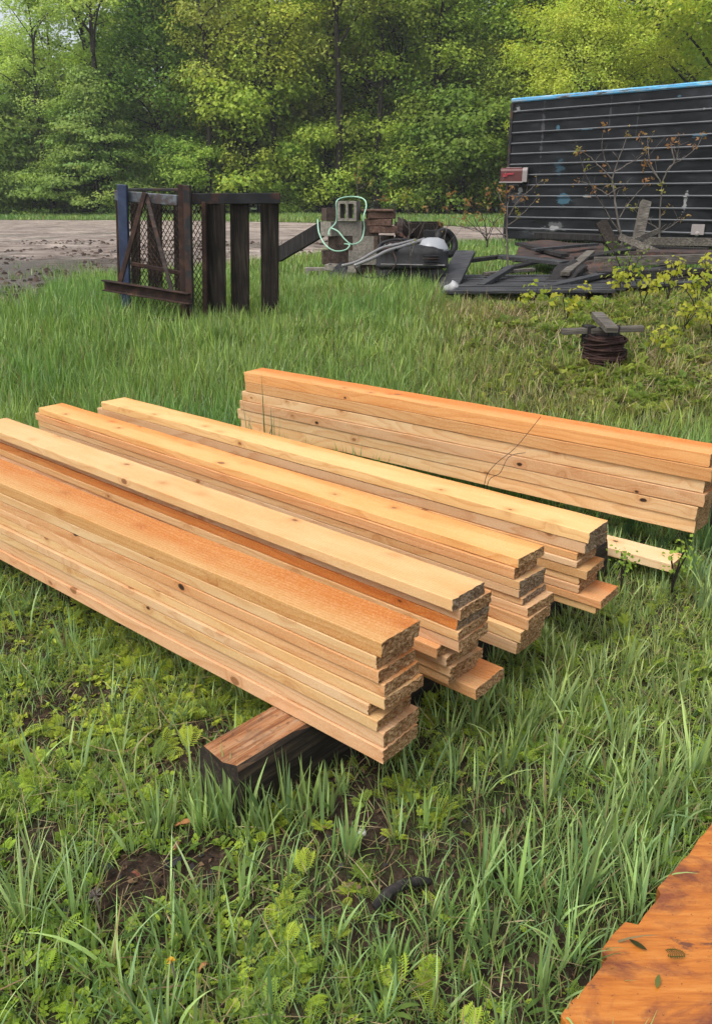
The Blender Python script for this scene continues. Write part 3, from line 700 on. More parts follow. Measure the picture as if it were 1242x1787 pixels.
# green hose looping over the heap
def spline(P, n=8):
    P = [Vector(p) for p in P]; out = []
    for i in range(len(P) - 1):
        a, b, c, d = P[max(i - 1, 0)], P[i], P[i + 1], P[min(i + 2, len(P) - 1)]
        for k in range(n):
            t = k / n; out.append(.5 * ((2 * b) + (c - a) * t + (2 * a - 5 * b + 4 * c - d) * t * t + (3 * b - a - 3 * c + d) * t ** 3))
    return out + [P[-1]]
def c4(x, y, Y=11.95): return Bp(480 + x / 3.27, 320 + y / 3.27, Y)
mb = MB(); mb.tube(spline([c4(243, 205, 12.), c4(250, 280, 11.8), c4(285, 350, 11.6), c4(340, 385, 11.55), c4(400, 380, 11.6), c4(425, 352, 11.7), c4(395, 345, 11.9)]
                          ), .0095, 8)
mb.tube(spline([c4(305, 295, 11.7), c4(312, 262, 11.9), c4(345, 225, 12.05), c4(352, 170, 12.02), c4(350, 105, 12.), c4(385, 82, 12.1), c4(450, 76, 12.2), c4(505, 90, 12.1), c4(520, 130, 12.), c4(505, 190, 11.9), c4(508, 260, 11.95), c4(490, 325, 11.9), c4(440, 348, 11.8), c4(400, 322, 11.8), c4(360, 275, 11.85), c4(320, 255, 11.9)]), .0095, 8)
tag(mb.build('garden_hose', M['hose']), 'pale green hose looped over the concrete blocks', 'hose')
# loose planks and timbers of the pile
def pl(name, a, b, w, t, mat, label, cat='plank', up=(0, 0, 1), grp='old planks in the junk pile'):
    A, B_ = Bp(*a), Bp(*b); c = (A + B_) / 2; mb = MB(); mb.beam(A, B_, w, t, up, ch=.003); o = mb.build(name, M[mat], origin=tuple(c)); tag(o, label, cat, grp); return o
pl('plank', (484, 446, 12.6), (567, 397, 12.3), .12, .19, 'charwood', 'thick charred beam leaning against the left of the blocks', 'beam')
pl('plank', (776, 512, 10.3), (812, 440, 11.6), .26, .05, 'deckwood', 'dark plank leaning up at the right of the mower')
pl('plank', (800, 520, 10.2), (800, 470, 11.2), .10, .04, 'charwood', 'narrow charred plank lying beside the leaning one')
pl('plank', (838, 499, 10.3), (892, 466, 11.4), .10, .05, 'deckwood', 'dark narrow plank lying diagonally on the deck')
pl('plank', (876, 448, 12.6), (986, 459, 12.0), .30, .05, 'deckwood', 'wide dark plank along the back edge of the deck')
pl('plank', (1036, 457, 11.4), (1300, 450, 11.2), .12, .12, 'greywood', 'long grey timber crossing the right of the junk pile', 'beam')
pl('plank', (1040, 478, 11.0), (1300, 470, 10.8), .18, .06, 'charwood', 'dark timber just beneath the long grey timber', 'beam')
pl('plank', (1084, 420, 15.2), (1330, 424, 14.2), .12, .13, 'greywood', 'grey rail in front of the trailer', 'beam')
pl('plank', (1048, 387, 13.6), (1082, 452, 13.2), .17, .06, 'charboard', 'dark board leaning left at the middle of the pile', up=(0, -1, 0))
pl('plank', (1126, 352, 14.), (1106, 445, 13.6), .15, .10, 'greywood', 'grey post standing up out of the pile', 'post', up=(0, -1, 0))
pl('plank', (1080, 413, 13.4), (1180, 455, 12.8), .10, .04, 'greywood', 'grey lath sloping down to the right beside the post', up=(0, -1, 0))
pl('plank', (1078, 432, 13.3), (1150, 402, 13.9), .08, .04, 'greywood', 'thin grey lath sloping up behind the post', up=(0, -1, 0))
pl('plank', (1065, 500, 10.6), (1300, 508, 10.2), .22, .10, 'charwood', 'wide black plank low at the right edge of the pile')
pl('plank', (1010, 512, 10.5), (1160, 526, 9.9), .16, .08, 'charwood', 'black plank end behind the yellow leaved shrub')
pl('plank', (1090, 440, 12.9), (1300, 442, 12.4), .7, .05, 'rustsheet', 'flat rusty brown board beneath the grey rails')
pl('plank', (940, 410, 17.), (1090, 416, 16.), .5, .1, 'charwood', 'burnt plank lying below the trailer corner')
# deck panel
dk = empty('deck_panel', tuple(at(912, 490, 10.75)[:2]) + (.49,), -.05); tag(dk, 'collapsed dark deck of wet parallel planks', 'deck')
for k in range(13):
    mb = MB(); y = -1.0 + k * .165; x0 = -1.05 + random.uniform(-.08, .08); x1 = .95 + random.uniform(-.2, .2)
    mb.beam((x0, y, random.uniform(-.01, .015)), (x1, y + random.uniform(-.02, .02), random.uniform(-.01, .02)), .145, .035, ch=.004); mb.build('deck_board', M['deckwood'], dk)
for x in (-.8, 0, .8):
    mb = MB(); mb.beam((x, -1.05, -.055), (x, 1.05, -.055), .05, .07); mb.build('joist', M['charwood'], dk)
d2 = dk.copy(); COL.objects.link(d2); d2.location = tuple(at(1130, 480, 11.4)[:2]) + (.52,); d2.rotation_euler = (0, -.03, .14); d2['label'] = 'second collapsed black deck under the long grey timber at the right'
for ch in list(dk.children): c2_ = ch.copy(); COL.objects.link(c2_); c2_.parent = d2
dk['group'] = d2['group'] = 'collapsed decks in the junk pile'
# rusted sheet on the pile
def sheet(name, quad, th, mat, label, cat, amp=.04, n=14):
    q = [Bp(*p) for p in quad]; c = sum(q, Vector()) / 4; mb = MB(); v = []
    for s_ in (0, 1):
        for i in range(n + 1):
            for j in range(n + 1):
                a = i / n; b = j / n; p = (q[0] * (1 - a) + q[1] * a) * (1 - b) + (q[3] * (1 - a) + q[2] * a) * b
                p = p + Vector((random.uniform(-1, 1) * .02 * (i in (0, n)), random.uniform(-1, 1) * .02 * (j in (0, n)), (vn(np.array([a * 3.3]), np.array([b * 2.7]), 1, 12)[0] - .5) * 2 * amp - s_ * th)) - c; v.append(p)
    N_ = (n + 1) ** 2; fs = []
    for i in range(n):
        for j in range(n):
            k = i * (n + 1) + j; fs.append([k, k + n + 1, k + n + 2, k + 1]); fs.append([N_ + k, N_ + k + 1, N_ + k + n + 2, N_ + k + n + 1])
    for i in range(n):
        for (a, b) in ((i, i + 1), (n * (n + 1) + i + 1, n * (n + 1) + i), ((i + 1) * (n + 1), i * (n + 1)), (i * (n + 1) + n, (i + 1) * (n + 1) + n)): fs.append([a, b, N_ + b, N_ + a])
    mb.add(v, fs); o = mb.build(name, M[mat], origin=None); o.location = c; tag(o, label, cat); return o
sheet('metal_sheet', [(893, 456, 12.9), (1062, 458, 12.6), (1050, 424, 15.2), (915, 419, 15.2)], .03, 'rustsheet', 'large rusty brown sheet lying on the pile before the trailer', 'metal sheet')
for (a, b, w_, t_, mt, lb) in [((905, 425, 14.5), (985, 446, 13.2), .16, .05, 'charwood', 'dark plank lying slantwise on the rusty sheet'), ((930, 436, 13.6), (1040, 426, 14.2), .12, .04, 'deckwood', 'narrow grey plank across the middle of the rusty sheet'), ((880, 470, 11.9), (955, 452, 12.4), .14, .04, 'charwood', 'black plank end sticking out at the back of the deck'),
        ((962, 500, 10.2), (1055, 478, 11.0), .13, .05, 'deckwood', 'dark plank lying over the right end of the deck'), ((985, 478, 11.0), (1030, 440, 12.4), .12, .05, 'greywood', 'grey board lying between the deck and the leaning post'), ((1010, 452, 12.0), (1100, 436, 12.8), .18, .05, 'charwood', 'black board below the dark leaning board'),
        ((1075, 486, 10.9), (1180, 462, 11.4), .14, .05, 'deckwood', 'dark plank sloping under the long grey timber'), ((1150, 494, 10.7), (1245, 474, 11.0), .14, .05, 'charwood', 'black plank at the right under the long timber'), ((1120, 432, 13.8), (1235, 436, 13.4), .16, .06, 'charwood', 'dark plank just under the grey rail of the trailer'),
        ((815, 455, 12.2), (880, 447, 12.8), .15, .05, 'charwood', 'dark plank behind the leaning plank and the deck'), ((845, 478, 11.3), (930, 470, 11.6), .10, .04, 'greywood', 'thin greyish lath lying on the back of the deck'), ((1000, 520, 9.8), (1065, 505, 10.2), .14, .07, 'charwood', 'charred chunk of plank at the front right of the deck')]: pl('plank', a, b, w_, t_, mt, lb)
sheet('bent_board', [(932, 508, 10.4), (965, 505, 10.4), (1040, 458, 11.6), (985, 456, 11.7)], .05, 'charwood', 'curved charred board lying across the right of the deck', 'board', .06)
sheet('wood_panel', [(1030, 492, 10.9), (1072, 487, 10.9), (1066, 455, 11.2), (1024, 460, 11.2)], .03, 'rustsheet', 'small pinkish panel standing at the end of the deck', 'panel', .02)
sheet('rubber_mat', [(563, 497, 10.8), (603, 494, 10.7), (606, 459, 11.4), (592, 458, 11.4)], .02, 'rubber', 'black mat hanging at the left of the mower', 'mat', .03)
# scraps behind the mower
def boxthing(name, u, v, y, d, mat, label, cat, rz=0., rx=0.):
    p = Bp(u, v, y); mb = MB(); a, b, c = d
    # an open topped crate: floor and four walls
    mb.box((0, 0, -c / 2 + .015), (a, b, .03)); t_ = .025
    mb.box((0, -b / 2 + t_ / 2, .016), (a, t_, c - .03)); mb.box((0, b / 2 - t_ / 2, .016), (a, t_, c - .03)); mb.box((-a / 2 + t_ / 2, 0, .016), (t_, b - 2 * t_ - .002, c - .034)); mb.box((a / 2 - t_ / 2, 0, .016), (t_, b - 2 * t_ - .002, c - .034))
    o = mb.build(name, M[mat]); o.location = p; o.rotation_euler = (rx, 0, rz); tag(o, label, cat); return o
boxthing('crate', 736, 402, 12.6, (.55, .35, .22), 'charboard', 'dark open crate behind the mower', 'crate', .1, .05)
boxthing('crate', 762, 418, 12.3, (.32, .3, .26), 'rubber', 'black bin at the right behind the mower', 'bin', -.3)
sheet('wood_panel', [(686, 432, 12.4), (742, 428, 12.4), (738, 392, 12.8), (690, 385, 12.9)], .04, 'charboard', 'broken dark boards heaped behind the mower', 'boards', .09)
sheet('wood_panel', [(690, 412, 12.2), (722, 408, 12.2), (716, 388, 12.9), (696, 386, 12.9)], .04, 'rustsheet', 'brown crumpled scrap on the broken boards', 'scrap', .14)
mb = MB(); mb.tube([(math.cos(t) * .16, 0, math.sin(t) * .16) for t in np.linspace(0, 2 * PI, 33)], .05, 10, cap=False); o = mb.build('tyre', M['rubber']); o.location = Bp(778, 424, 12.0); o.rotation_euler = (-.35, 0, .7); tag(o, 'small black tyre leaning beside the bin', 'tyre')
mb = MB(); mb.lathe([(.03, -.1), (.06, -.08), (.07, -.03), (.055, .03), (.065, .05), (.03, .07), (.025, .1)], n=12, jit=.5); o = mb.build('plastic_jug', M['white']); o.location = Bp(788, 503, 9.9); o.rotation_euler = (1.1, .4, .3); tag(o, 'crumpled white plastic jug in the grass by the leaning plank', 'jug')
# mower
mw = empty('lawn_mower', tuple(Bp(715, 470, 11.)[:2]) + (.42,)); tag(mw, 'black riding mower hood with grey cover and bent steel handle tubes', 'mower')
def mpart(name, mat, mb):
    mb.v = [(a - mw.location.x, b - mw.location.y, c - mw.location.z) for a, b, c in mb.v]; return mb.build(name, M[mat], mw)
def superlathe(mb, prof, c, sx, sy, p=3.2, n=40, rz=0.):
    o = len(mb.v); cr, sr = math.cos(rz), math.sin(rz)
    for r, z in prof:
        for k in range(n):
            a = 2 * PI * k / n; ca, sa = math.cos(a), math.sin(a); x = math.copysign(abs(ca) ** (2 / p), ca) * r * sx; y = math.copysign(abs(sa) ** (2 / p), sa) * r * sy
            mb.v.append((c[0] + x * cr - y * sr, c[1] + x * sr + y * cr, c[2] + z))
    for i in range(len(prof) - 1):
        for k in range(n): mb.f.append([o + i * n + k, o + i * n + (k + 1) % n, o + (i + 1) * n + (k + 1) % n, o + (i + 1) * n + k]); mb.m.append(0); mb.sm.append(True)
    mb.f.append([o + k for k in range(n)][::-1]); mb.m.append(0); mb.sm.append(False); mb.f.append([o + (len(prof) - 1) * n + k for k in range(n)]); mb.m.append(0); mb.sm.append(False)
c = Bp(719, 448, 11.); HW = .46
mb = MB(); superlathe(mb, [(.9, -.13), (1., -.12), (1.02, -.09), (.99, -.085), (.98, .05), (.94, .10), (.80, .135), (.5, .15)], c, HW, .30); mpart('hood', 'rubber', mb)
mb = MB(); superlathe(mb, [(1.03, -.002), (1.08, .0), (1.02, .03), (.7, .13), (.35, .155)], Bp(754, 437, 10.98), .2, .21, 2.3); mpart('cover', 'greycover', mb)
for k in range(4):
    mb = MB(); a = Bp(738, 447 + k * 4.6, 10.66); b = Bp(766, 447 + k * 4.6, 10.72); mb.beam(a, b, .03, .012); mpart('vent_louvre', 'blackmetal', mb)
mb = MB(); mb.beam(Bp(664, 461, 10.68), Bp(776, 463, 10.72), .03, .014); mpart('trim_strip', 'tubemetal', mb)
mb = MB(); superlathe(mb, [(.9, -.16), (1, -.12), (1, .06), (.8, .1)], Bp(715, 478, 11.), .42, .26); mpart('deck', 'charwood', mb)
for (u, v) in ((680, 486), (760, 486)):
    mb = MB(); mb.lathe([(.05, -.05), (.12, -.05), (.14, 0), (.12, .05), (.05, .05)], Bp(u, v, 10.8), 20, M=Matrix.Rotation(PI / 2, 4, 'X')); mpart('wheel', 'rubber', mb)
mb = MB(); mb.box(Bp(692, 430, 11.), (.28, .3, .1), .2, ch=.03); mpart('engine', 'tubemetal', mb)
def c4m(x, y, Y): return Bp(480 + x / 3.27, 320 + y / 3.27, Y)
for P_, rr, mt in [([c4m(450, 470, 10.4), c4m(560, 425, 10.5), c4m(640, 385, 10.65), c4m(740, 355, 10.8), c4m(850, 318, 11.)], .02, 'tubemetal'), ([c4m(380, 470, 10.4), c4m(470, 445, 10.5), c4m(600, 372, 10.7), c4m(690, 350, 10.8), c4m(800, 322, 11.)], .018, 'tubemetal'),
               ([c4m(590, 395, 10.75), c4m(600, 350, 10.9), c4m(650, 330, 10.95), c4m(720, 322, 11.), c4m(800, 330, 11.), c4m(845, 322, 11.)], .022, 'rubber')]:
    mb = MB(); mb.tube(spline(P_, 6), rr, 8); mpart('handle_tube', mt, mb)
for P_ in [[c4m(455, 480, 10.4), c4m(500, 530, 10.5), c4m(590, 535, 10.6), c4m(650, 510, 10.6), c4m(690, 450, 10.6), c4m(670, 390, 10.7)], [c4m(585, 400, 10.7), c4m(630, 370, 10.7), c4m(700, 375, 10.7)], [c4m(600, 385, 10.8), c4m(640, 345, 10.8), c4m(700, 335, 10.9), c4m(770, 350, 10.9)]]:
    mb = MB(); mb.tube(spline(P_, 8), .009, 6); mpart('cable', 'blackmetal', mb)
NOGRASS.append(([Bp(590, 470, 10.75)[:2], Bp(780, 470, 10.75)[:2], Bp(780, 470, 11.3)[:2], Bp(590, 470, 11.3)[:2]], .1))
NOGRASS.append(([(.95, 8.8), (3.1, 8.8), (3., 9.5), (.95, 9.5)], .16)); NOGRASS.append(([(.95, 9.5), (3.0, 9.5), (3.1, 12.6), (1.1, 12.6)], .05)); NOGRASS.append(([(2., 12.4), (4.6, 12.4), (5., 16.), (2.2, 16)], .1)); NOGRASS.append(([(3.2, 9.8), (6., 9.8), (7., 13.), (3.2, 12.5)], .12))
# wire coil and its wooden cross
cy = 6.95; cz = float(gh(2.2, cy)) - .05; cc_ = Bp(1053, 600, cy)
mb = MB()
for k in range(30):
    z = .0 + k * .0094; r = .192 - .0010 * k + random.uniform(-.022, .014); ph = random.uniform(0, 6); tx = random.uniform(-.13, .13); ty = random.uniform(-.13, .13)
    pts = [(r * math.cos(t + ph) * (1 + .02 * math.sin(3 * t)), r * math.sin(t + ph), z + tx * r * math.cos(t) + ty * r * math.sin(t) + .008 * math.sin(2 * t)) for t in np.linspace(0, 2 * PI, 29)]
    mb.tube(pts, .0085, 5, cap=False)
mb.lathe([(.165, -.05), (.155, .26), (.14, .27)], n=20)
o = mb.build('wire_coil', M['wire']); o.location = (cc_.x, cy, cz + .015); tag(o, 'coil of dark red rusty wire standing in the weeds', 'wire coil')
cr = empty('wooden_cross', (cc_.x - .02, cy, cz + .30)); tag(cr, 'grey wooden crosspiece lying on top of the rusty wire coil', 'wooden cross')
mb = MB(); mb.beam((-.34, .0, .02), (.34, .02, .045), .075, .045); mb.build('plank', M['greywood'], cr)
mb = MB(); mb.beam((0, -.25, .07), (.0, .22, .13), .10, .05); mb.build('plank', M['greywood'], cr)
mb = MB(); mb.box((-.11, .02, .0), (.08, .1, .14), .2); mb.build('chock', M['charwood'], cr); mb = MB(); mb.box((.10, .03, .0), (.09, .1, .13), -.2); mb.build('chock', M['charwood'], cr)
NOGRASS.append(([(cc_.x - .25, cy - .5), (cc_.x + .25, cy - .5), (cc_.x + .22, cy + .2), (cc_.x - .22, cy + .2)], .14))
# ================================================================== PLANTS
def leafq(P, s, N, asp=.55, rg=rng):
    """diamond leaves: centres P, length s, facing N -> verts, quads"""
    n = len(P); s = np.broadcast_to(np.asarray(s, float), (n,)); N = N / (np.linalg.norm(N, axis=1, keepdims=True) + 1e-9)
    R = rg.normal(size=(n, 3)); A = np.cross(N, R); A /= (np.linalg.norm(A, axis=1, keepdims=True) + 1e-9); B = np.cross(N, A)
    a = A * s[:, None] * .5; b = B * s[:, None] * .5 * asp; f = N * s[:, None] * .12
    V = np.stack([P - a, P - b * 1. - f * 0 + a * -.1 + f, P + a, P + b + a * -.1 + f], 1)
    return V.reshape(-1, 3), np.arange(n * 4).reshape(n, 4)
def twigs_and_leaves(root, mbt, tips, size, n, cols, spread, mat='leaf', name='leaves', origin=(0, 0, 0)):
    P = []; C = []
    for t in tips:
        k = max(3, int(n * random.uniform(.6, 1.4))); P.append(np.array(t) + rng.normal(size=(k, 3)) * spread); C.append(np.array(cols[random.randrange(len(cols))]) * rng.uniform(.75, 1.25, (k, 1)))
    P = np.concatenate(P) - np.array(origin); C = np.concatenate(C); N = rng.normal(size=P.shape) + np.array([0, -.3, .5])
    V, Q_ = leafq(P, rng.uniform(.6, 1.3, len(P)) * size, N)
    return fast_mesh(name, V, Q_, M[mat], C, root)
BUD = [(.34, .17, .07), (.30, .20, .07), (.28, .26, .06)]
def sapling(label, base, branches, Y, r0, size=.07, nleaf=16, cols=BUD, bark='twig', group='budding saplings round the junk pile', spread=.045):
    b0 = Bp(*base, Y); bz = .4; root = empty('sapling', (b0.x, b0.y, bz)); tag(root, label, 'sapling', group)
    mb = MB(); tips = []; rs = random.Random(hash(label) % 1000 if False else len(label) * 7 + int(base[0]))
    for br in branches:
        yy = Y; pts = []; k = len(br)
        sgn = rs.uniform(-1, 1)
        for i, (u, v) in enumerate(br):
            pts.append(Bp(u, v, Y + sgn * .12 * i * (1 if br is not branches[0] else .2)))
        main = br is branches[0]; ra = r0 * (1 if main else .55); sp_ = spline(pts, 5); L = len(sp_)
        sp_ = [p + Vector((rs.uniform(-1, 1), rs.uniform(-1, 1), rs.uniform(-1, 1))) * .008 for p in sp_]
        mb.tube(sp_, [ra * (1 - .75 * i / (L - 1)) for i in range(L)], 6); tips.append(sp_[-1])
        if L > 8: 
            for q in (L // 3, L // 2, 3 * L // 4):
                a = sp_[q]; d = Vector((rs.uniform(-1, 1), rs.uniform(-.6, .6), rs.uniform(.4, 1.2))) * rs.uniform(.10, .26); mb.tube([a, a + d * .5 + Vector((0, 0, .01)), a + d], [ra * .35, ra * .25, ra * .15], 5)
                if rs.random() < .3: tips.append(a + d)
    o_ = (b0.x, b0.y, bz); mb.v = [(x - o_[0], y - o_[1], z - o_[2]) for x, y, z in mb.v]; mb.build('stem', M[bark], root)
    for tp_ in tips: twigs_and_leaves(root, mb, [tp_], size * .8, nleaf * .5, cols, spread * .8, origin=o_, name='leaf_cluster')
sapling('slender grey sapling with upturned branches in front of the trailer corner', (885, 500), [[(884, 515), (885, 460), (884, 400), (886, 350), (892, 325)], [(885, 380), (905, 350), (925, 330), (948, 315)], [(885, 395), (915, 370), (935, 345)], [(884, 420), (860, 390), (835, 370)], [(884, 370), (872, 345), (868, 330)], [(885, 410), (840, 405), (805, 395), (790, 380)]], 11.9, .016)
sapling('pale barked forked sapling left of the grey post before the trailer', (1084, 425), [[(1087, 430), (1078, 385), (1070, 330), (1068, 310), (1082, 270), (1096, 232)], [(1070, 315), (1050, 295), (1030, 275), (1012, 262)], [(1072, 300), (1098, 285), (1115, 275), (1127, 262)], [(1083, 410), (1060, 375), (1040, 340), (1020, 300), (1008, 262)], [(1065, 345), (1035, 325), (1005, 315)], [(1066, 300), (1052, 270), (1050, 240), (1053, 225)], [(1080, 380), (1100, 350), (1128, 318)], [(1060, 340), (1075, 330), (1088, 325)]], 15.5, .022, .09, spread=.06)
sapling('pale barked sapling with a wide forked top right of the grey post', (1149, 425), [[(1149, 430), (1150, 380), (1154, 322)], [(1154, 322), (1165, 295), (1185, 280), (1210, 262), (1226, 235)], [(1154, 322), (1136, 290), (1130, 262), (1130, 240)], [(1165, 298), (1180, 275), (1184, 240)], [(1154, 322), (1140, 300), (1128, 285)], [(1150, 405), (1170, 395), (1190, 380)], [(1150, 400), (1125, 385), (1100, 360)], [(1176, 286), (1172, 262), (1168, 250)]], 15.2, .022, .09, spread=.06)
sapling('low dark twiggy bush with orange buds between mower and trailer', (850, 425), [[(850, 432), (848, 405), (840, 375), (822, 355)], [(848, 415), (815, 385), (795, 350), (785, 335)], [(850, 410), (870, 380), (905, 370)], [(849, 412), (830, 400), (800, 395), (765, 390)], [(850, 420), (860, 390), (845, 355)], [(848, 420), (825, 370), (850, 335)]], 13.5, .012, .08, 20, bark='bark')
sapling('thin upright shoot rising behind the concrete blocks', (626, 350), [[(624, 400), (625, 350), (623, 310), (626, 288)], [(625, 330), (640, 320), (650, 318)], [(624, 340), (648, 352), (668, 345)]], 13.0, .007, .07)
sapling('thin shoot with orange buds right of the brown bricks', (712, 420), [[(716, 470), (714, 400), (711, 360), (708, 345)], [(714, 400), (690, 370), (684, 350)], [(714, 410), (735, 385), (742, 365)]], 11.9, .007, .07)
sapling('bare thin shoot standing in front of the mower', (718, 490), [[(717, 498), (716, 450), (715, 425)], [(716, 450), (722, 430), (745, 375), (752, 350)]], 10.6, .006, .05, 6)
sapling('small orange budded shoot rising by the leaning plank', (780, 440), [[(776, 470), (775, 420), (782, 385), (778, 365)], [(776, 430), (795, 410), (812, 390)], [(776, 440), (760, 410), (765, 390)]], 11.8, .006, .06, 8)
# fresh yellow green seedlings
YG = [(.40, .42, .035), (.34, .40, .04), (.45, .44, .05)]
def seedling(u, v, Y, h, n, label, size=.085, cols=YG, spread=.07, group='yellow green maple seedlings', z=None):
    z = float(gh(at(u, v, Y)[0], Y)) if z is None else z; b0 = Bp(u, v, Y); root = empty('seedling', (b0.x, Y, z)); tag(root, label, 'seedling', group)
    mb = MB(); tips = []
    for k in range(n):
        a = random.uniform(0, 2 * PI); r = random.uniform(.05, .5) * h; hh = h * random.uniform(.6, 1.05)
        p = [(0, 0, 0), (r * .3 * math.cos(a), r * .3 * math.sin(a), hh * .5), (r * math.cos(a), r * math.sin(a), hh)]; mb.tube(spline(p, 3), [min(.006, .012 * h + .0005)] * 6 + [min(.003, .006 * h)], 5); tips += [p[2], ((p[1][0] + p[2][0]) / 2, (p[1][1] + p[2][1]) / 2, hh * .75)]
    mb.build('stem', M['bark'], root)
    P = []; C = []; N = []
    for t in tips:
        k = 10; q = np.array(t) + rng.normal(size=(k, 3)) * spread * np.array([1, 1, .6]); P.append(q); C.append(np.array(random.choice(cols)) * rng.uniform(.7, 1.2, (k, 1))); N.append((q - np.array(t)) * 8 + np.array([0, -.5, .6]) + rng.normal(size=(k, 3)) * .3)
    P = np.concatenate(P); V, Q_ = leafq(P, rng.uniform(.6, 1.3, len(P)) * size * .62, np.concatenate(N), .7); fast_mesh('leaves', V, Q_, M['leaf'], np.concatenate(C), root)
for i, (u, v, Y, h, n, lb) in enumerate([(929, 545, 9.0, .26, 2, 'single yellow green seedling standing at the front of the deck'), (985, 570, 8.3, .36, 3, 'yellow green seedling just left of the rusty wire coil'), (1120, 530, 9.2, .40, 3, 'tall yellow green seedling above right of the wire coil'), (1165, 520, 9.5, .42, 4, 'broad yellow green seedling before the black planks'), (1215, 540, 8.8, .38, 4, 'yellow green seedling at the right edge by the planks'), (1240, 600, 7.8, .4, 5, 'yellow green seedling low at the right edge'),
                                      (1080, 515, 10., .3, 3, 'bushy yellow green seedling behind the wire coil'), (1190, 590, 8.0, .3, 4, 'yellow green seedling midway between coil and right edge'), (1150, 640, 7.2, .2, 3, 'low yellow green seedling right of the coil foot'), (1232, 500, 9.9, .45, 4, 'tall leafy seedling at the right edge before the grey timber')]):
    seedling(u, v, Y, h, n, lb, .10 if Y > 8 else .08)
seedling(1090, 490, 10.4, .55, 5, 'green leafy shrub before the long grey timber', .08, [(.12, .2, .03), (.16, .24, .03)], .08)

seedling(1182, 960, 3.02, .26, 3, 'bright green leafy weed standing at the right end of the rear stack', .030, [(.26, .40, .05), (.32, .46, .06)], .028, 'leafy weeds by the lumber', z=0.)
seedling(1095, 930, 3.0, .17, 3, 'bright green weed growing between the low plank and the rear stack', .028, [(.24, .38, .05), (.30, .44, .06)], .025, 'leafy weeds by the lumber', z=0.)
# ---------------------------------------------------------------- trees
class TM:
    """trunk tubes and leaf clumps of one tree kind"""
    def __init__(s): s.mb = MB(); s.P = []; s.N = []; s.C = []; s.S = []
    def clump(s, c, r, n, size, out, flat=.4, bright=1.):
        q = rng.normal(size=(n, 3)); q /= np.linalg.norm(q, axis=1, keepdims=True); q *= rng.random((n, 1)) ** .45
        P = np.array(c) + q * np.array([r, r, r * flat]) * (1 + .35 * np.abs(rng.normal(size=(n, 1)))); s.P.append(P)
        s.N.append(np.array([out[0] * .45, out[1] * .45, .85]) + q * .55 + rng.normal(size=(n, 3)) * .42)
        hue = rng.normal() * .06; b = bright * rng.uniform(.85, 1.15)
        s.C.append(np.array([1 + hue, 1, 1 - hue]) * b * rng.uniform(.75, 1.25, (n, 1))); s.S.append(rng.uniform(.7, 1.3, n) * size)
    def data(s, tname):
        me = bpy.data.meshes.new('trunk'); me.from_pydata(s.mb.v, [], s.mb.f); me.materials.append(M['bark']); me.polygons.foreach_set('use_smooth', [True] * len(s.mb.f)); me.update()
        V, Q_ = leafq(np.concatenate(s.P), np.concatenate(s.S), np.concatenate(s.N), .7); o = fast_mesh('crown', V, Q_, M['leaf'], np.concatenate(s.C)); cm = o.data; bpy.data.objects.remove(o)
        return me, cm, (np.concatenate(s.P), np.concatenate(s.N), np.concatenate(s.C), np.concatenate(s.S))
def make_tree(h, r, base, limbs, clr, nleaf, lsize, tr, sub=3, fl=.42, gap=0., profile='round', sparse=1., lean=.0):
    t = TM(); top = h * .93
    def tp(z): return Vector((math.sin(z * .5 + ph) * .18 + lean * z, math.cos(z * .4 + ph) * .18, z))
    ph = random.uniform(0, 6)
    zsq = np.linspace(-.3, top, 12); t.mb.tube([tp(z) for z in zsq], [tr * (1 - .85 * max(z, 0) / top) * (1.35 if z < .3 else 1) for z in zsq], 8)
    for i in range(limbs):
        f = i / (limbs - 1); z = base + (h * .9 - base) * f; a = i * 2.39996 + random.uniform(-.4, .4)
        if profile == 'round': w = math.sin(PI * min(1, (.22 + .78 * f))) ** .6 if f > .35 else .78 + .6 * f
        elif profile == 'column': w = .95 * (1 - f ** 3) + .1
        else: w = (1 - f) ** .8 + .08
        L = r * w * random.uniform(.75, 1.15) + .2
        if random.random() < gap: L *= .5
        dz = L * (random.uniform(.25, .75) if profile != 'cone' else random.uniform(-.15, .1)) * (1 + .6 * f * (profile == 'round'))
        o_ = tp(z); d = Vector((math.cos(a), math.sin(a), 0)); side = Vector((-math.sin(a), math.cos(a), 0)) * random.uniform(-.3, .3) * L
        pts = [o_, o_ + d * L * .35 + Vector((0, 0, dz * .5)), o_ + d * L * .7 + side * .5 + Vector((0, 0, dz * .85)), o_ + d * L + side + Vector((0, 0, dz))]
        rl = tr * (.42 - .28 * f); t.mb.tube(spline(pts, 3), np.linspace(rl, rl * .2, 10), 6)
        for k in range(sub + 1):
            g_ = .4 + .6 * k / sub; j = min(2, int(g_ * 3)); p = pts[j] + (pts[j + 1] - pts[j]) * (g_ * 3 - j)
            offs = [Vector((0, 0, 0))] if k == sub else []
            for s_ in (-1, 1):
                q = p + Vector((-math.sin(a), math.cos(a), 0)) * s_ * L * random.uniform(.18, .42) + d * random.uniform(0, .25) * L + Vector((0, 0, random.uniform(-.1, .5)))
                if random.random() < .6: t.mb.tube([p, (p + q) / 2 + Vector((0, 0, .1)), q], [rl * .35, rl * .22, rl * .1], 5)
                offs.append(q - p)
            for of in offs:
                q = p + of; ou = (q.x - o_.x, q.y - o_.y); m_ = math.hypot(*ou) + .01
                cr_ = clr * random.uniform(.55, 1.3); n = int(nleaf * sparse * (cr_ / clr) ** 1.5)
                t.clump(q, cr_, max(6, n), lsize, (ou[0] / m_, ou[1] / m_), fl)
    return t
random.seed(21); rng = np.random.default_rng(21)
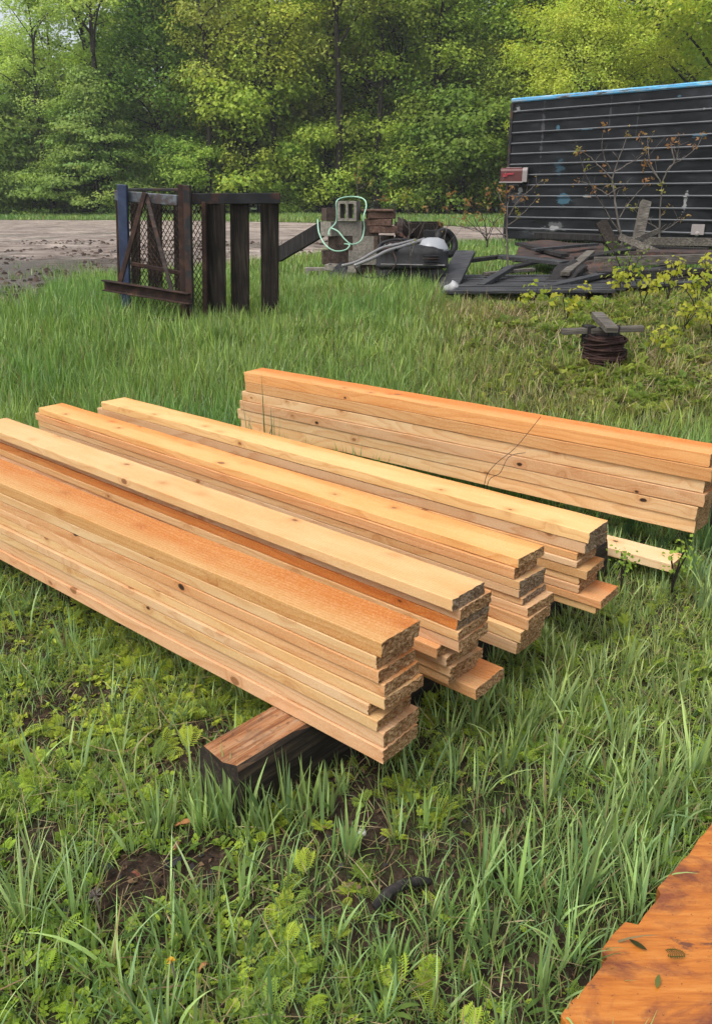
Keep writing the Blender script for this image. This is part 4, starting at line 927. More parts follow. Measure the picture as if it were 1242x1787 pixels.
KIND = {
 'maple': make_tree(19, 5.2, 1.2, 38, 1.05, 115, .20, .26, fl=.68),
 'maple2': make_tree(17, 4.4, .8, 38, .95, 115, .195, .22, fl=.75),
 'column': make_tree(14.5, 3.0, .6, 40, .8, 95, .185, .2, profile='column', fl=.8),
 'oak': make_tree(21, 5.6, 4.0, 20, 1.05, 52, .22, .36, gap=.3, sub=3, fl=.7),
 'sparse': make_tree(18, 3.6, 2.5, 20, .8, 42, .18, .2, gap=.2, fl=.8),
 'hemlock': make_tree(8.5, 3.0, .3, 34, .8, 90, .17, .14, profile='cone', fl=.25),
 'stem': make_tree(18.5, 3.4, 7.5, 16, .85, 60, .2, .24, gap=.3, fl=.7),
 'bush': make_tree(5.2, 2.7, .15, 20, .85, 90, .2, .1, profile='round', fl=.5),
}
for k in list(KIND): KIND[k] = KIND[k].data(k)
G1 = (.37, .53, .085); G2 = (.44, .57, .080); YL = (.50, .57, .080); OL = (.46, .51, .11); DK = (.28, .40, .09); BL = (.46, .60, .14); BR = (.38, .32, .15)
def place_tree(kind, u, Y, sc, color, rz, label, group='trees along the forest edge', cat='tree', name='tree', szz=1.):
    p = at(u, 380, Y); r = empty(name, (p[0], Y, .38), rz); r.scale = (sc, sc, sc * szz); tag(r, label, cat, group)
    a = link(bpy.data.objects.new('trunk', KIND[kind][0]), r); b = link(bpy.data.objects.new('crown', KIND[kind][1]), r); tag(b, color=color)
    return r
TREES = [ # kind, u, Y, scale, colour, rot, label
 ('maple', 62, 61, .60, BL, .3, 'leafy green maple at the far left edge of the forest'), ('maple', 180, 61, 1.02, BL, 2.1, 'broad green maple with dark limbs, above the gravel left of the rack'),
 ('column', 292, 57, 1.02, (.19, .33, .05), 1.2, 'bright green upright tree directly above the slatted rack'), ('sparse', 378, 58, .95, BR, 0.5, 'thin brownish budding tree right of the bright green upright tree'),
 ('maple2', 455, 58, .98, YL, 2.5, 'olive yellow maple in the middle left of the forest edge'), ('oak', 575, 60, 1.1, OL, 1.4, 'tall dark limbed oak with sparse olive leaves above the blocks'),
 ('maple2', 690, 57, .95, (.29, .38, .052), 3.6, 'yellow green maple with a curved trunk right of the oak'), ('maple', 790, 61, 1.0, G2, 4.4, 'green maple standing left of the trailer roof corner'), ('column', 858, 55, .7, (.28, .36, .05), .4, 'short yellow green tree beside the trailer corner'),
 ('maple2', 925, 58, 1.05, G1, 5.5, 'green maple rising behind the trailer corner'), ('oak', 1015, 60, 1.0, G2, 3.0, 'dark trunked oak rising behind the trailer roof'), ('maple', 1110, 56, 1.05, G2, .9, 'large bright maple behind the middle of the trailer'),
 ('maple', 1225, 46, .95, YL, 3.3, 'near yellow green maple at the upper right corner'), ('maple2', 1000, 45, .62, YL, 5.1, 'small yellow maple close behind the trailer roof'), ('maple', 1380, 42, .95, G2, 2.2, 'large maple beyond the right edge of the trailer'),
 ('maple', -60, 62, .58, BL, 4.0, 'leafy maple just outside the left edge'), ('sparse', 120, 59, .8, BL, 1.0, 'slim green tree between the two left maples'), ('sparse', 640, 59, 1.0, G2, 2.0, 'slim dark stemmed tree left of the curved maple'), ('sparse', 745, 60, 1.05, G1, 5.0, 'slim green tree right of the curved maple')]
TREES += [('stem', 196, 54.5, 1.0, BL, .4, 'dark stemmed tree standing before the broad left maple'), ('stem', 372, 54, .9, OL, 2.4, 'thin dark stemmed tree above the right part of the rack'), ('stem', 590, 54, 1.05, OL, 1., 'bare lower stemmed tree in front of the oak'), ('stem', 660, 54.5, .95, G2, 3., 'tall thin stemmed tree left of the curved maple'), ('stem', 760, 55, 1.0, G2, 5., 'dark stemmed tree above the mower'),
  ('stem', 905, 54, 1.0, G2, 2., 'dark stemmed tree rising at the trailer corner'), ('stem', 1030, 52, 1.05, YL, 4., 'dark stemmed tree above the middle of the trailer roof'), ('stem', 92, 55, .72, BL, 5., 'dark stemmed small tree at the far left of the forest'), ('stem', 480, 55, .95, YL, .7, 'dark stemmed tree right of the rack top')]
for k, u, Y, s_, c, rz, lb in TREES: place_tree(k, u, Y, s_, c, rz, lb)
UNDER = [('hemlock', 178, 54, 1.0, DK, 0, 'dark hemlock shaped bush below the broad maple'), ('hemlock', 60, 57, 1.05, DK, 1, 'dark hemlock at the forest foot on the left'), ('hemlock', 115, 56, .8, DK, 2, 'small dark hemlock between its two larger neighbours'), ('bush', 240, 56, .6, G1, 2, 'round green bush left of the rack top'), ('bush', 345, 55, .75, G1, 1, 'green bush above the right of the rack'), ('bush', 430, 56, 1.25, G2, 4, 'bright bush at the foot of the olive maple'),
         ('bush', 505, 56, .65, G1, 5, 'green bush left of the block heap top'), ('bush', 570, 56, .95, G2, 0, 'bright bush behind the concrete blocks'), ('bush', 650, 56, .6, G1, 3, 'green bush right of the upright shoot'), ('bush', 730, 55, .85, G2, 2, 'bright bush above the mower'), ('bush', 805, 54, 1.2, (.22, .33, .05), 1, 'yellowish bush left of the mailbox'), ('bush', 865, 55, .8, G1, 6, 'green bush next to the mailbox'), ('bush', -20, 56, 1.2, DK, 3, 'dark bush at the far left forest foot')]
for k, u, Y, s_, c, rz, lb in UNDER: place_tree(k, u, Y, s_, c, rz, lb, 'bushes at the foot of the forest', 'bush', 'bush')
# the wood behind them reads as one mass
Vs = []; Cs = []; n0 = 0; Ps = []; Ns = []; Ss = []
kk = ['maple', 'maple2', 'column', 'bush', 'bush']
for i in range(78):
    row = i % 3; k = kk[i % 5]; P, N, C, S = KIND[k][2]; sel = rng.random(len(P)) < (.42 if k != 'bush' else .7); P = P[sel]; N = N[sel]; a = rng.uniform(0, 6.28); ca, sa = math.cos(a), math.sin(a)
    Rm = np.array([[ca, -sa, 0], [sa, ca, 0], [0, 0, 1]]); sc_ = rng.uniform(.95, 1.15); X_ = -62 + 124 * (i // 3) / 25 + rng.uniform(-1.5, 1.5); Y_ = 66 + row * 6 + rng.uniform(-1.5, 1.5)
    if k == 'bush': sc_ *= 1.3; Y_ -= 3
    c = np.array([G1, G2, BL, OL, DK][i % 5]) * rng.uniform(.95, 1.25)
    Ps.append(P @ Rm.T * sc_ * np.array([1, 1, (1.0 + .07 * row) * (.46 if X_ < -22 else .85 if X_ < -15 else 1.)]) + np.array([X_, Y_, .38])); Ns.append(N @ Rm.T); Cs.append(C[sel] * c); Ss.append(S[sel] * sc_ * 1.5)
P = np.concatenate(Ps); V, Q_ = leafq(P, np.concatenate(Ss), np.concatenate(Ns), .7)
o = fast_mesh('forest', V, Q_, M['leaf'], np.concatenate(Cs)); tag(o, 'deep green deciduous forest closing the view behind the front trees', 'forest', kind='stuff', color=(1, 1, 1))
mb = MB()
for i in range(90):
    x = rng.uniform(-60, 60); y = rng.uniform(63, 80); r = rng.uniform(.08, .24); h = rng.uniform(8, 17); lx = rng.uniform(-.06, .06)
    mb.tube([(x, y, .2), (x + lx * h * .5, y, h * .5), (x + lx * h * 1.2, y, h)], [r, r * .7, r * .3], 6)
o = mb.build('forest_stems', M['bark']); tag(o, 'dark stems standing deep inside the forest', 'forest', kind='stuff')
# ================================================================== GRASS
random.seed(5); rng = np.random.default_rng(5)
def blades(P, H, W, az, lean, curl, segs, col):
    n = len(P); t = np.linspace(0, 1, segs + 1); th = lean[:, None] + curl[:, None] * t[None, :] ** 1.3
    st = (H / segs)[:, None]; r = np.concatenate([np.zeros((n, 1)), np.cumsum(np.sin((th[:, :-1] + th[:, 1:]) / 2) * st, 1)], 1); z = np.concatenate([np.zeros((n, 1)), np.cumsum(np.cos((th[:, :-1] + th[:, 1:]) / 2) * st, 1)], 1)
    ca, sa = np.cos(az), np.sin(az); C = np.stack([P[:, 0:1] + r * ca[:, None], P[:, 1:2] + r * sa[:, None], P[:, 2:3] + z], -1)
    tw = rng.uniform(-.9, .9, n); wa = az + PI / 2 + tw; w = W[:, None] * np.where(t < .25, .55 + 1.8 * t, (1 - ((t - .25) / .75) ** 1.7))[None, :] * .5
    w = np.maximum(w, .00012); D = np.stack([np.cos(wa), np.sin(wa), rng.uniform(-.35, .35, n)], -1)[:, None, :] * w[:, :, None]
    V = np.stack([C - D, C + D], 2).reshape(n, -1, 3); k = np.arange(segs) * 2; q = np.stack([k, k + 1, k + 3, k + 2], -1)
    Q_ = (np.arange(n) * (2 * (segs + 1)))[:, None, None] + q[None]
    return V.reshape(-1, 3), Q_.reshape(-1, 4), np.repeat(col, segs, 0)
class Acc:
    def __init__(s): s.V = []; s.Q = []; s.C = []; s.n = 0
    def add(s, V, Q_, C): s.V.append(V); s.Q.append(Q_ + s.n); s.C.append(C); s.n += len(V)
    def build(s, name, mat): return fast_mesh(name, np.concatenate(s.V), np.concatenate(s.Q), mat, np.concatenate(s.C))
def wedge(y0, y1, dens, margin=.8):
    """random points on the part of the ground the picture can see, with a margin at both sides"""
    A = [];
    x1 = .47 * y1 + margin; n = int((y1 - y0) * 2 * x1 * dens); x = rng.uniform(-x1, x1, n); y = rng.uniform(y0, y1, n); k = np.abs(x) < .47 * y + margin
    return x[k], y[k]
def limit(x, y):
    """tallest growth allowed by things lying on the ground"""
    L = np.full(len(x), 9.)
    for poly, h in NOGRASS: L = np.where(inside(x, y, poly), np.minimum(L, h), L)
    far = y > 8.; g_ = np.zeros(len(x), bool)
    if far.any(): g_[far] = inside(x[far], y[far], GRA)
    return np.where(g_, 0., L)
def soil(x, y):                     # 0 = bare soil, 1 = full cover
    s_ = fbm(x, y, 2.3, 40)
    c = np.clip((s_ - .20) / .16, 0, 1)
    def hole(cx, cy, r, k=1.):
        nonlocal c
        r = r * .66; d = np.hypot(x - cx, (y - cy) * .8) + (vn(x, y, 9, 3) - .5) * r * .9; c = c * (1 - k * np.clip((r - d) / (r * .35), 0, 1))
    hole(-.52, 1.50, .15); hole(-.36, 1.56, .13, .95); hole(-.80, 1.62, .14, .9); hole(-.95, 2.25, .3, .8); hole(-.45, 2.05, .2, .85); hole(-.20, 1.62, .1, .9); hole(.32, 1.72, .2, .6); hole(-1.3, 2.6, .3, .7); hole(.06, 1.36, .06, .8); hole(-.28, 1.3, .06, .7); hole(.45, 1.9, .15, .6)
    return c
GN = np.array([(.105, .205, .050), (.13, .235, .045), (.085, .165, .050), (.17, .27, .06), (.075, .15, .035)]) * 1.55 * np.array([1.20, .97, 1.15])
def gcol(n, x, y, pal=GN, var=.22, dry=.05):
    c = pal[rng.integers(0, len(pal), n)] * rng.uniform(1 - var, 1 + var, (n, 1)); w = vn(x, y, .8, 77)[:, None]; c = c * (1 + (w - .5) * np.array([.5, .15, .2]))
    wz = np.clip((x - .2 - (y - 6) * .06) / 1.3, 0, 1) * np.clip((y - 4.9) / 1.2, 0, 1) * np.clip((13 - y) / 2, 0, 1); wz = wz * (.35 + .9 * vn(x, y, 1.1, 15)); c = c * (1 + wz[:, None] * np.array([.25, -.16, -.15]))
    d = rng.random(n) < dry + .22 * wz; c[d] = np.array([.36, .29, .14]) * rng.uniform(.6, 1.2, (d.sum(), 1)); return c
acc = Acc()
def grass(x, y, hfun, W, segs, pal=GN, dry=.05, lean=.28, curl=1.0, maxh=None, clump=None):
    L = limit(x, y); H = hfun(x, y) * rng.uniform(.55, 1.2, len(x)); k = (L > .02) & (H > .015); x, y, H, L = x[k], y[k], H[k], L[k]
    low = L < H; H = np.where(low, np.maximum(L * .8, .01), H)
    if isinstance(W, np.ndarray): W = W[k]
    n = len(x); P = np.stack([x, y, gh(x, y) - .006], -1)
    acc.add(*blades(P, H, np.full(n, 1.) * W * rng.uniform(.6, 1.3, n), rng.uniform(0, 2 * PI, n), np.abs(rng.normal(0, lean, n)), np.abs(rng.normal(0, .6, n)) * curl + .1, segs, gcol(n, x, y, pal, dry=dry)))
def tufts(x, y, per, hfun, W, segs, spread=.03, pal=GN, dry=.04, lean=.35, curl=.9):
    """bunches of blades leaving one root, leaning outwards"""
    L = limit(x, y); k = L > .05; x, y, L = x[k], y[k], L[k]; h = hfun(x, y); n = len(x)
    cnt = rng.integers(max(2, per // 2), int(per * 1.5) + 1, n); i = np.repeat(np.arange(n), cnt); m = len(i)
    a = rng.uniform(0, 2 * PI, m); r = rng.random(m) * spread; X_ = x[i] + r * np.cos(a); Y_ = y[i] + r * np.sin(a); H = h[i] * rng.uniform(.45, 1.15, m)
    L2 = limit(X_, Y_); H = np.minimum(H, np.where(L2 < H, L2 * .8 + .01, H)); ok = L2 > .03
    X_, Y_, H, a, i = X_[ok], Y_[ok], H[ok], a[ok], i[ok]; m = len(X_)
    if m == 0: return
    tint = rng.uniform(.78, 1.25, (n, 1))[i]
    P = np.stack([X_, Y_, gh(X_, Y_) - .006], -1)
    wind = rng.uniform(0, 2 * PI, n)[i]; az = a + .5 * np.sin(wind - a)
    acc.add(*blades(P, H, W * rng.uniform(.55, 1.25, m), az, np.abs(rng.normal(.12, lean * .55, m)), np.abs(rng.normal(.25, .5, m)) * curl, segs, gcol(m, X_, Y_, pal, dry=dry) * tint))
# --- near ground: short fine cover, then bunches
x, y = wedge(.85, 4.6, 6500, .9); k = rng.random(len(x)) < .10 + .9 * soil(x, y); x, y = x[k], y[k]
right = lambda x, y: np.clip((x + .1) / .5, 0, 1)
grass(x, y, lambda x, y: .04 + .075 * fbm(x, y, 2, 60), .0036, 3, dry=.10, lean=.6, curl=1.2)
x, y = wedge(.85, 4.8, 190, .9); k = rng.random(len(x)) < (.12 + .88 * soil(x, y)) * (.35 + .65 * right(x, y)); x, y = x[k], y[k]
BG = 1.25 * np.array([(.13, .21, .068), (.13, .235, .080), (.09, .175, .06), (.145, .25, .065), (.17, .29, .09)]) * 1.55 * np.array([1.20, .97, 1.15])
tufts(x, y, 8, lambda x, y: .09 + .17 * vn(x, y, 1.7, 61), .0068, 6, .03, BG, .04, .5)
# bunches that stand at the timber and along the stacks as in the photograph
def spot_tufts(lst, W=.010, per=9, pal=BG, segs=7, spread=.03):
    for (u, v, h) in lst:
        p = lay(u, v, 0.)
        tufts(np.array([p[0]]), np.array([p[1]]), per, lambda x, y: np.full(len(x), h), W, segs, spread, pal, .0, .32, .5)
spot_tufts([(395, 1425, .15), (450, 1440, .20), (470, 1435, .17), (585, 1470, .21), (610, 1480, .18), (545, 1385, .15), (600, 1370, .14), (230, 1470, .18), (290, 1440, .17), (420, 1560, .17), (330, 1620, .19), (380, 1660, .18), (560, 1660, .15), (150, 1640, .14), (60, 1560, .10), (820, 1540, .25), (850, 1500, .24), (1010, 1560, .26), (1030, 1500, .26), (905, 1570, .24), (1070, 1480, .24), (1130, 1440, .22), (1160, 1400, .2), (740, 1420, .19), (960, 1380, .2), (900, 1260, .22), (960, 1240, .22), (1010, 1230, .22), (1080, 1300, .2), (880, 1330, .2), (1190, 1200, .2), (1210, 1330, .22), (1100, 1150, .16), (960, 1680, .12), (470, 1760, .12), (240, 1740, .12), (700, 1650, .12)])
DG = np.array([(.075, .16, .06), (.095, .185, .07), (.06, .13, .045)]) * 1.55 * np.array([1.20, .97, 1.15])
spot_tufts([(352, 1395, .16), (375, 1420, .19), (400, 1432, .22), (430, 1440, .22), (500, 1420, .18), (520, 1400, .17), (350, 1440, .15), (460, 1420, .2), (560, 1420, .19), (575, 1400, .17)], .011, 12)
spot_tufts([(1090, 930, .14), (1105, 925, .15), (1125, 930, .14), (1075, 945, .12)], .011, 12, LG if False else DG)
spot_tufts([(1180, 990, .24), (1215, 1010, .26), (1235, 960, .28), (1200, 940, .26), (1150, 960, .16), (1225, 1060, .22)], .009, 14, DG)
# stems growing between the fourth and the rear stack
_a = math.radians(138.9); _D = np.array([math.cos(_a), math.sin(_a)]); _n = np.array([-_D[1], _D[0]])
for (s_, h, k_) in [(2.62, .36, 3), (2.38, .44, 6), (2.33, .46, 6), (2.2, .40, 5), (2.12, .42, 5), (2.05, .42, 6), (1.97, .43, 5), (1.9, .47, 7), (1.84, .36, 4), (1.55, .34, 4), (1.5, .34, 3), (1.05, .36, 3), (.98, .38, 3), (.8, .34, 3)]:
    q_ = np.array([.778, 2.549]) - _n * .30 + _D * s_; tufts(q_[:1], q_[1:], k_ + 2, lambda x, y: np.full(len(x), h + .15), .012, 7, .02, DG, .0, .22, .4)
for (u, v, h) in [(455, 800, .30), (520, 830, .36), (530, 835, .38), (560, 850, .33), (575, 855, .34), (590, 860, .33), (622, 865, .38), (630, 872, .30), (735, 905, .30), (745, 908, .28), (850, 950, .26), (870, 955, .28)]:
    p = lay(u, v + 95, 0.); tufts(np.array([p[0]]), np.array([p[1]]), 5, lambda x, y: np.full(len(x), h + .08), .012, 7, .02, DG, .0, .25, .5)
# --- middle distance: tall lush grass
LG = np.array([(.125, .235, .040), (.155, .275, .045), (.10, .20, .038), (.19, .32, .055), (.14, .25, .07)]) * 1.55 * np.array([1.0, .87, 1.15])
def hmid(x, y):
    w = np.clip((x - .3 - (y - 6) * .08) / 1.2, 0, 1) * np.clip((y - 4.7) / 1.2, 0, 1)      # weedy right side grows lower
    return (.13 + .16 * fbm(x, y, .9, 66)) * (1 - .62 * w)
x, y = wedge(4.0, 7.0, 2300, 1.0); k = rng.random(len(x)) > .45 * np.clip((x - .3) / 1.2, 0, 1) * (y > 5.2); x, y = x[k], y[k]; grass(x, y, hmid, .0062, 4, LG, .05, .22, .9)
x, y = wedge(7.0, 11.2, 1250, 1.2); k = rng.random(len(x)) > .5 * np.clip((x - .5) / 1.2, 0, 1); x, y = x[k], y[k]; grass(x, y, hmid, .0095, 4, LG, .05, .2, .8)
x, y = wedge(4.2, 11.5, 16, 1.2); tufts(x, y, 16, lambda x, y: hmid(x, y) * 1.35, .010, 5, .06, LG, .03, .3)
x, y = wedge(11.2, 24., 330, 1.5); grass(x, y, lambda x, y: .12 + .14 * fbm(x, y, .7, 66), .016, 3, LG, .08, .25, .8)
x, y = wedge(24., 63., 45, 3.); k = ~inside(x, y, GRA); x, y = x[k], y[k]; grass(x, y, lambda x, y: .18 + .2 * fbm(x, y, .3, 66), .05, 2, LG, .04, .3, .6)
# rough growth about the junk pile and the foot of the rack
for (u, v, Y, h, n_) in [(640, 500, 9.6, .34, 14), (700, 520, 9.4, .36, 14), (745, 520, 9.3, .40, 16), (765, 525, 9.2, .36, 14), (660, 530, 9.1, .3, 12), (820, 530, 9.4, .24, 12), (300, 590, 7.7, .30, 16), (345, 600, 7.5, .28, 16), (385, 600, 7.5, .3, 16), (250, 585, 7.9, .26, 16), (430, 590, 7.8, .25, 14), (480, 590, 7.8, .24, 14), (215, 580, 8.0, .24, 14), (600, 480, 10.2, .32, 12), (360, 610, 7.3, .34, 18), (320, 605, 7.4, .32, 16), (395, 612, 7.3, .3, 16), (275, 600, 7.6, .3, 14), (465, 600, 7.6, .28, 12), (880, 520, 9.6, .2, 10), (950, 520, 9.6, .2, 10), (1005, 620, 6.75, .2, 12), (1100, 622, 6.7, .22, 12), (1060, 632, 6.5, .12, 10), (1010, 525, 9.5, .22, 10)]:
    p = at(u, v, Y); xx = p[0] + rng.normal(0, .14, 6); yy = Y + rng.normal(0, .12, 6); tufts(xx, yy, n_, lambda x, y: np.full(len(x), h), .011, 5, .05, LG, .08, .3)
o = acc.build('grass', M['blade']); tag(o, 'green grass growing over the whole yard', 'grass', kind='stuff', color=(1, 1, 1))
# --- dead straw
acc = Acc(); ST = np.array([(.38, .29, .15), (.30, .22, .12), (.24, .15, .085), (.45, .37, .22)])
def straw(x, y, h, w, segs=4, lean=1.35):
    L = limit(x, y); k = L > .05; x, y = x[k], y[k]; n = len(x); P = np.stack([x, y, gh(x, y) + rng.uniform(.0, .03, n)], -1)
    acc.add(*blades(P, h * rng.uniform(.4, 1.3, n), w * rng.uniform(.5, 1.2, n), rng.uniform(0, 2 * PI, n), rng.normal(lean, .25, n), rng.normal(.1, .3, n), segs, ST[rng.integers(0, 4, n)] * rng.uniform(.6, 1.2, (n, 1))))
x, y = wedge(.85, 4.8, 330, .9); straw(x, y, .10, .0028)
x, y = wedge(5.5, 11, 170, 1.); k = vn(x, y, .7, 12) + .25 * (x > .5) > .6; straw(x[k], y[k], .16, .006, 3, 1.)
for (u, v, Y, r) in [(820, 545, 8.7, .35), (860, 560, 8.6, .3), (640, 500, 9.7, .25), (610, 520, 9.5, .25), (900, 600, 7.6, .25), (1120, 640, 7.0, .3), (550, 560, 8., .2)]:
    p = at(u, v, Y); n = 220; straw(p[0] + rng.normal(0, r, n), Y + rng.normal(0, r * .8, n), .20, .007, 3, .8)
o = acc.build('dead_straw', M['straw']); tag(o, 'dry brown straw scattered through the grass', 'straw', kind='stuff', color=(1, 1, 1))
# --- leafy herbs
def place_tpl(acc, TV, TQ, x, y, z, sc, col, tilt=.25):
    n = len(x); a = rng.uniform(0, 2 * PI, n); ca, sa = np.cos(a), np.sin(a); V = TV[None] * sc[:, None, None]
    tx = rng.normal(0, tilt, n); ty = rng.normal(0, tilt, n)
    Z_ = V[..., 2] + V[..., 0] * tx[:, None] + V[..., 1] * ty[:, None]
    Xr = V[..., 0] * ca[:, None] - V[..., 1] * sa[:, None]; Yr = V[..., 0] * sa[:, None] + V[..., 1] * ca[:, None]
    W_ = np.stack([Xr + x[:, None], Yr + y[:, None], Z_ + z[:, None]], -1)
    Q_ = TQ[None] + (np.arange(n) * len(TV))[:, None, None]
    acc.add(W_.reshape(-1, 3), Q_.reshape(-1, 4), np.repeat(col, len(TQ), 0))
def tpl_frond(r_):                     # feathery compound leaf arching out from the root
    V = []; Q_ = []
    n = 10; el = r_.uniform(.5, 1.2)
    def rach(t): return np.array([t * math.cos(el) * 1. + .1 * t * t, 0, math.sin(el) * t - .45 * t * t])
    for i in range(n):
        t = .22 + .78 * i / (n - 1); p = rach(t); L = .30 * math.sin(PI * (1 - t * .80)) ** .8 + .05
        for s_ in (-1, 1):
            d = np.array([.45, s_, .12]); d = d / np.linalg.norm(d)
            for (a, b, wd) in ((0, .62, .021), (.45, 1., .019)):
                e = np.array([d[1], -d[0], 0]) * wd; o_ = len(V); pa = p + d * L * a; pb = p + d * L * b + np.array([0, 0, -.02]); m_ = (pa + pb) / 2
                V += [pa, m_ - e + [.02, 0, 0], pb, m_ + e + [.02, 0, 0]]; Q_.append([o_, o_ + 1, o_ + 2, o_ + 3])
            e2 = d * .6 + np.array([.6, 0, .1]); o_ = len(V); pa = p + d * L * .45; pb = pa + e2 * L * .5; m_ = (pa + pb) / 2; e = np.array([e2[1], -e2[0], 0]) * .022
            V += [pa, m_ - e, pb, m_ + e]; Q_.append([o_, o_ + 1, o_ + 2, o_ + 3])
    for i in range(4):
        a, b = rach(i / 4), rach((i + 1) / 4); o_ = len(V); V += [a + [0, -.01, 0], a + [0, .01, 0], b + [0, .01, 0], b + [0, -.01, 0]]; Q_.append([o_, o_ + 1, o_ + 2, o_ + 3])
    return np.array(V), np.array(Q_)
def tpl_oval(r_, L=1., wd=.3, el=.7, droop=.6, lob=0.):   # a single broad leaf on a short stalk
    V = []; Q_ = []; n = 6
    for i in range(n + 1):
        t = i / n; w = (math.sin(PI * min(1, t * 1.02)) ** .7) * wd * (1 + lob * ((i % 2) - .5)) if 0 < i < n else .012
        c = np.array([.15 + t * math.cos(el), 0, math.sin(el) * t - droop * t * t + .05]); V += [c + [0, -w / 2, .05 * w], c, c + [0, w / 2, .05 * w]]
    for i in range(n):
        for j in (0, 1): k = i * 3 + j; Q_.append([k, k + 1, k + 4, k + 3])
    return np.array(V), np.array(Q_)
def multi(parts):
    V = []; Q_ = []; n = 0
    for (v, q, a, s_, dz) in parts:
        c, s2 = math.cos(a), math.sin(a); v = np.array(v) * s_; w = np.stack([v[:, 0] * c - v[:, 1] * s2, v[:, 0] * s2 + v[:, 1] * c, v[:, 2] + dz], -1); V.append(w); Q_.append(q + n); n += len(v)
    return np.concatenate(V), np.concatenate(Q_)
r_ = random.Random(3)
T_yar = [multi([(*tpl_frond(r_), r_.uniform(0, 6.3), r_.uniform(.6, 1.1), 0) for _ in range(5)]) for _ in range(3)]
T_dan = [multi([(*tpl_oval(r_, 1, .15, r_.uniform(.35, .9), .5, .25), 6.28 * i / 6 + r_.uniform(-.3, .3), r_.uniform(.7, 1.1), 0) for i in range(6)]) for _ in range(2)]
T_rnd = [multi([(*tpl_oval(r_, 1, .62, r_.uniform(.6, 1.2), .45), 6.28 * i / 5 + r_.uniform(-.4, .4), r_.uniform(.6, 1.), r_.uniform(0, .25)) for i in range(6)]) for _ in range(2)]
def clov():
    p = []
    for k in range(4):
        cx = r_.uniform(-.5, .5); cy2 = r_.uniform(-.5, .5); z = r_.uniform(.3, .8)
        for i in range(3):
            v, q = tpl_oval(r_, 1, .75, .25, .15); v = v[[0, 1, 2, 6, 7, 8, 12, 13, 14, 18, 19, 20]]; q = np.array([[0, 1, 4, 3], [1, 2, 5, 4], [3, 4, 7, 6], [4, 5, 8, 7], [6, 7, 10, 9], [7, 8, 11, 10]])
            a = i * 2.094 + k; c, s2 = math.cos(a), math.sin(a); v = v * .42; w = np.stack([v[:, 0] * c - v[:, 1] * s2 + cx, v[:, 0] * s2 + v[:, 1] * c + cy2, v[:, 2] + z], -1); p.append((w, q, 0, 1, 0))
    return multi(p)
T_clo = [clov() for _ in range(2)]
acc = Acc()
HB = np.array([(.145, .225, .034), (.155, .25, .032), (.10, .18, .032), (.19, .29, .04), (.085, .155, .03)]) * 1.35 * np.array([1.85, 1.52, 1.3])
def herbs(T, x, y, s0, s1, pal=HB, dz=0., zmax=.16, tilt=.25):
    L = limit(x, y); k = L > .09; x, y = x[k], y[k]
    for i, (TV, TQ) in enumerate(T):
        m = slice(i, None, len(T)); xx, yy = x[m], y[m]; n = len(xx)
        if n == 0: continue
        c = pal[rng.integers(0, len(pal), n)] * rng.uniform(.75, 1.25, (n, 1)); w = vn(xx, yy, 1.3, 90)[:, None]; c = c * (1 + (w - .5) * np.array([.5, .2, .3]))
        place_tpl(acc, TV, TQ, xx, yy, gh(xx, yy) + dz, rng.uniform(s0, s1, n), c, tilt)
def sel(x, y, p): k = rng.random(len(x)) < p; return x[k], y[k]
left = lambda x, y: np.clip((.35 - x) / .5, 0, 1)
x, y = wedge(.85, 4.8, 420, .9); x, y = sel(x, y, soil(x, y) * (.35 + .65 * left(x, y)) * np.clip((vn(x, y, 2.6, 51) - .2) * 3, 0, 1)); herbs(T_yar, x, y, .030, .070)
x, y = wedge(.85, 4.8, 1500, .9); x, y = sel(x, y, soil(x, y) * (.25 + .75 * left(x, y)) * np.clip((vn(x, y, 2.1, 52) - .33) * 5, 0, 1)); herbs(T_rnd, x, y, .012, .030)
x, y = wedge(.85, 4.8, 1300, .9); x, y = sel(x, y, soil(x, y) * np.clip((vn(x, y, 1.9, 53) - .3) * 5, .1, 1)); herbs(T_clo, x, y, .012, .025)
x, y = wedge(.85, 4.8, 26, .9); x, y = sel(x, y, .2 + .8 * soil(x, y)); herbs(T_dan, x, y, .045, .085, np.array([(.11, .19, .045), (.15, .24, .05)]))
# weeds to the right beyond the rear stack
WD = np.array([(.16, .22, .03), (.21, .26, .035), (.12, .18, .03), (.27, .30, .05), (.17, .15, .06)]) * 1.35
x, y = wedge(4.9, 11, 330, 1.); w = np.clip((x - .4 - (y - 6) * .1) / 1.2, 0, 1); x, y = sel(x, y, w * np.clip((vn(x, y, 1.5, 54) - .25) * 4, 0, 1)); herbs(T_rnd, x, y, .03, .065, WD)
x, y = wedge(4.9, 11, 190, 1.); w = np.clip((x - .2 - (y - 6) * .1) / 1.2, .12, 1); x, y = sel(x, y, w * np.clip((vn(x, y, 1.5, 55) - .3) * 4, 0, 1)); herbs(T_yar, x, y, .05, .12, WD)
x, y = wedge(4.9, 11, 40, 1.); w = np.clip((x - .2 - (y - 6) * .1) / 1.2, .15, 1); x, y = sel(x, y, w); herbs(T_clo, x, y, .035, .06, WD)
for (u, v, Y) in [(560, 575, 8.0), (545, 590, 7.8), (580, 590, 7.9), (600, 575, 8.2)]:
    p = at(u, v, Y); herbs(T_yar, p[0] + rng.normal(0, .12, 8), Y + rng.normal(0, .1, 8), .14, .22, LG * .8)
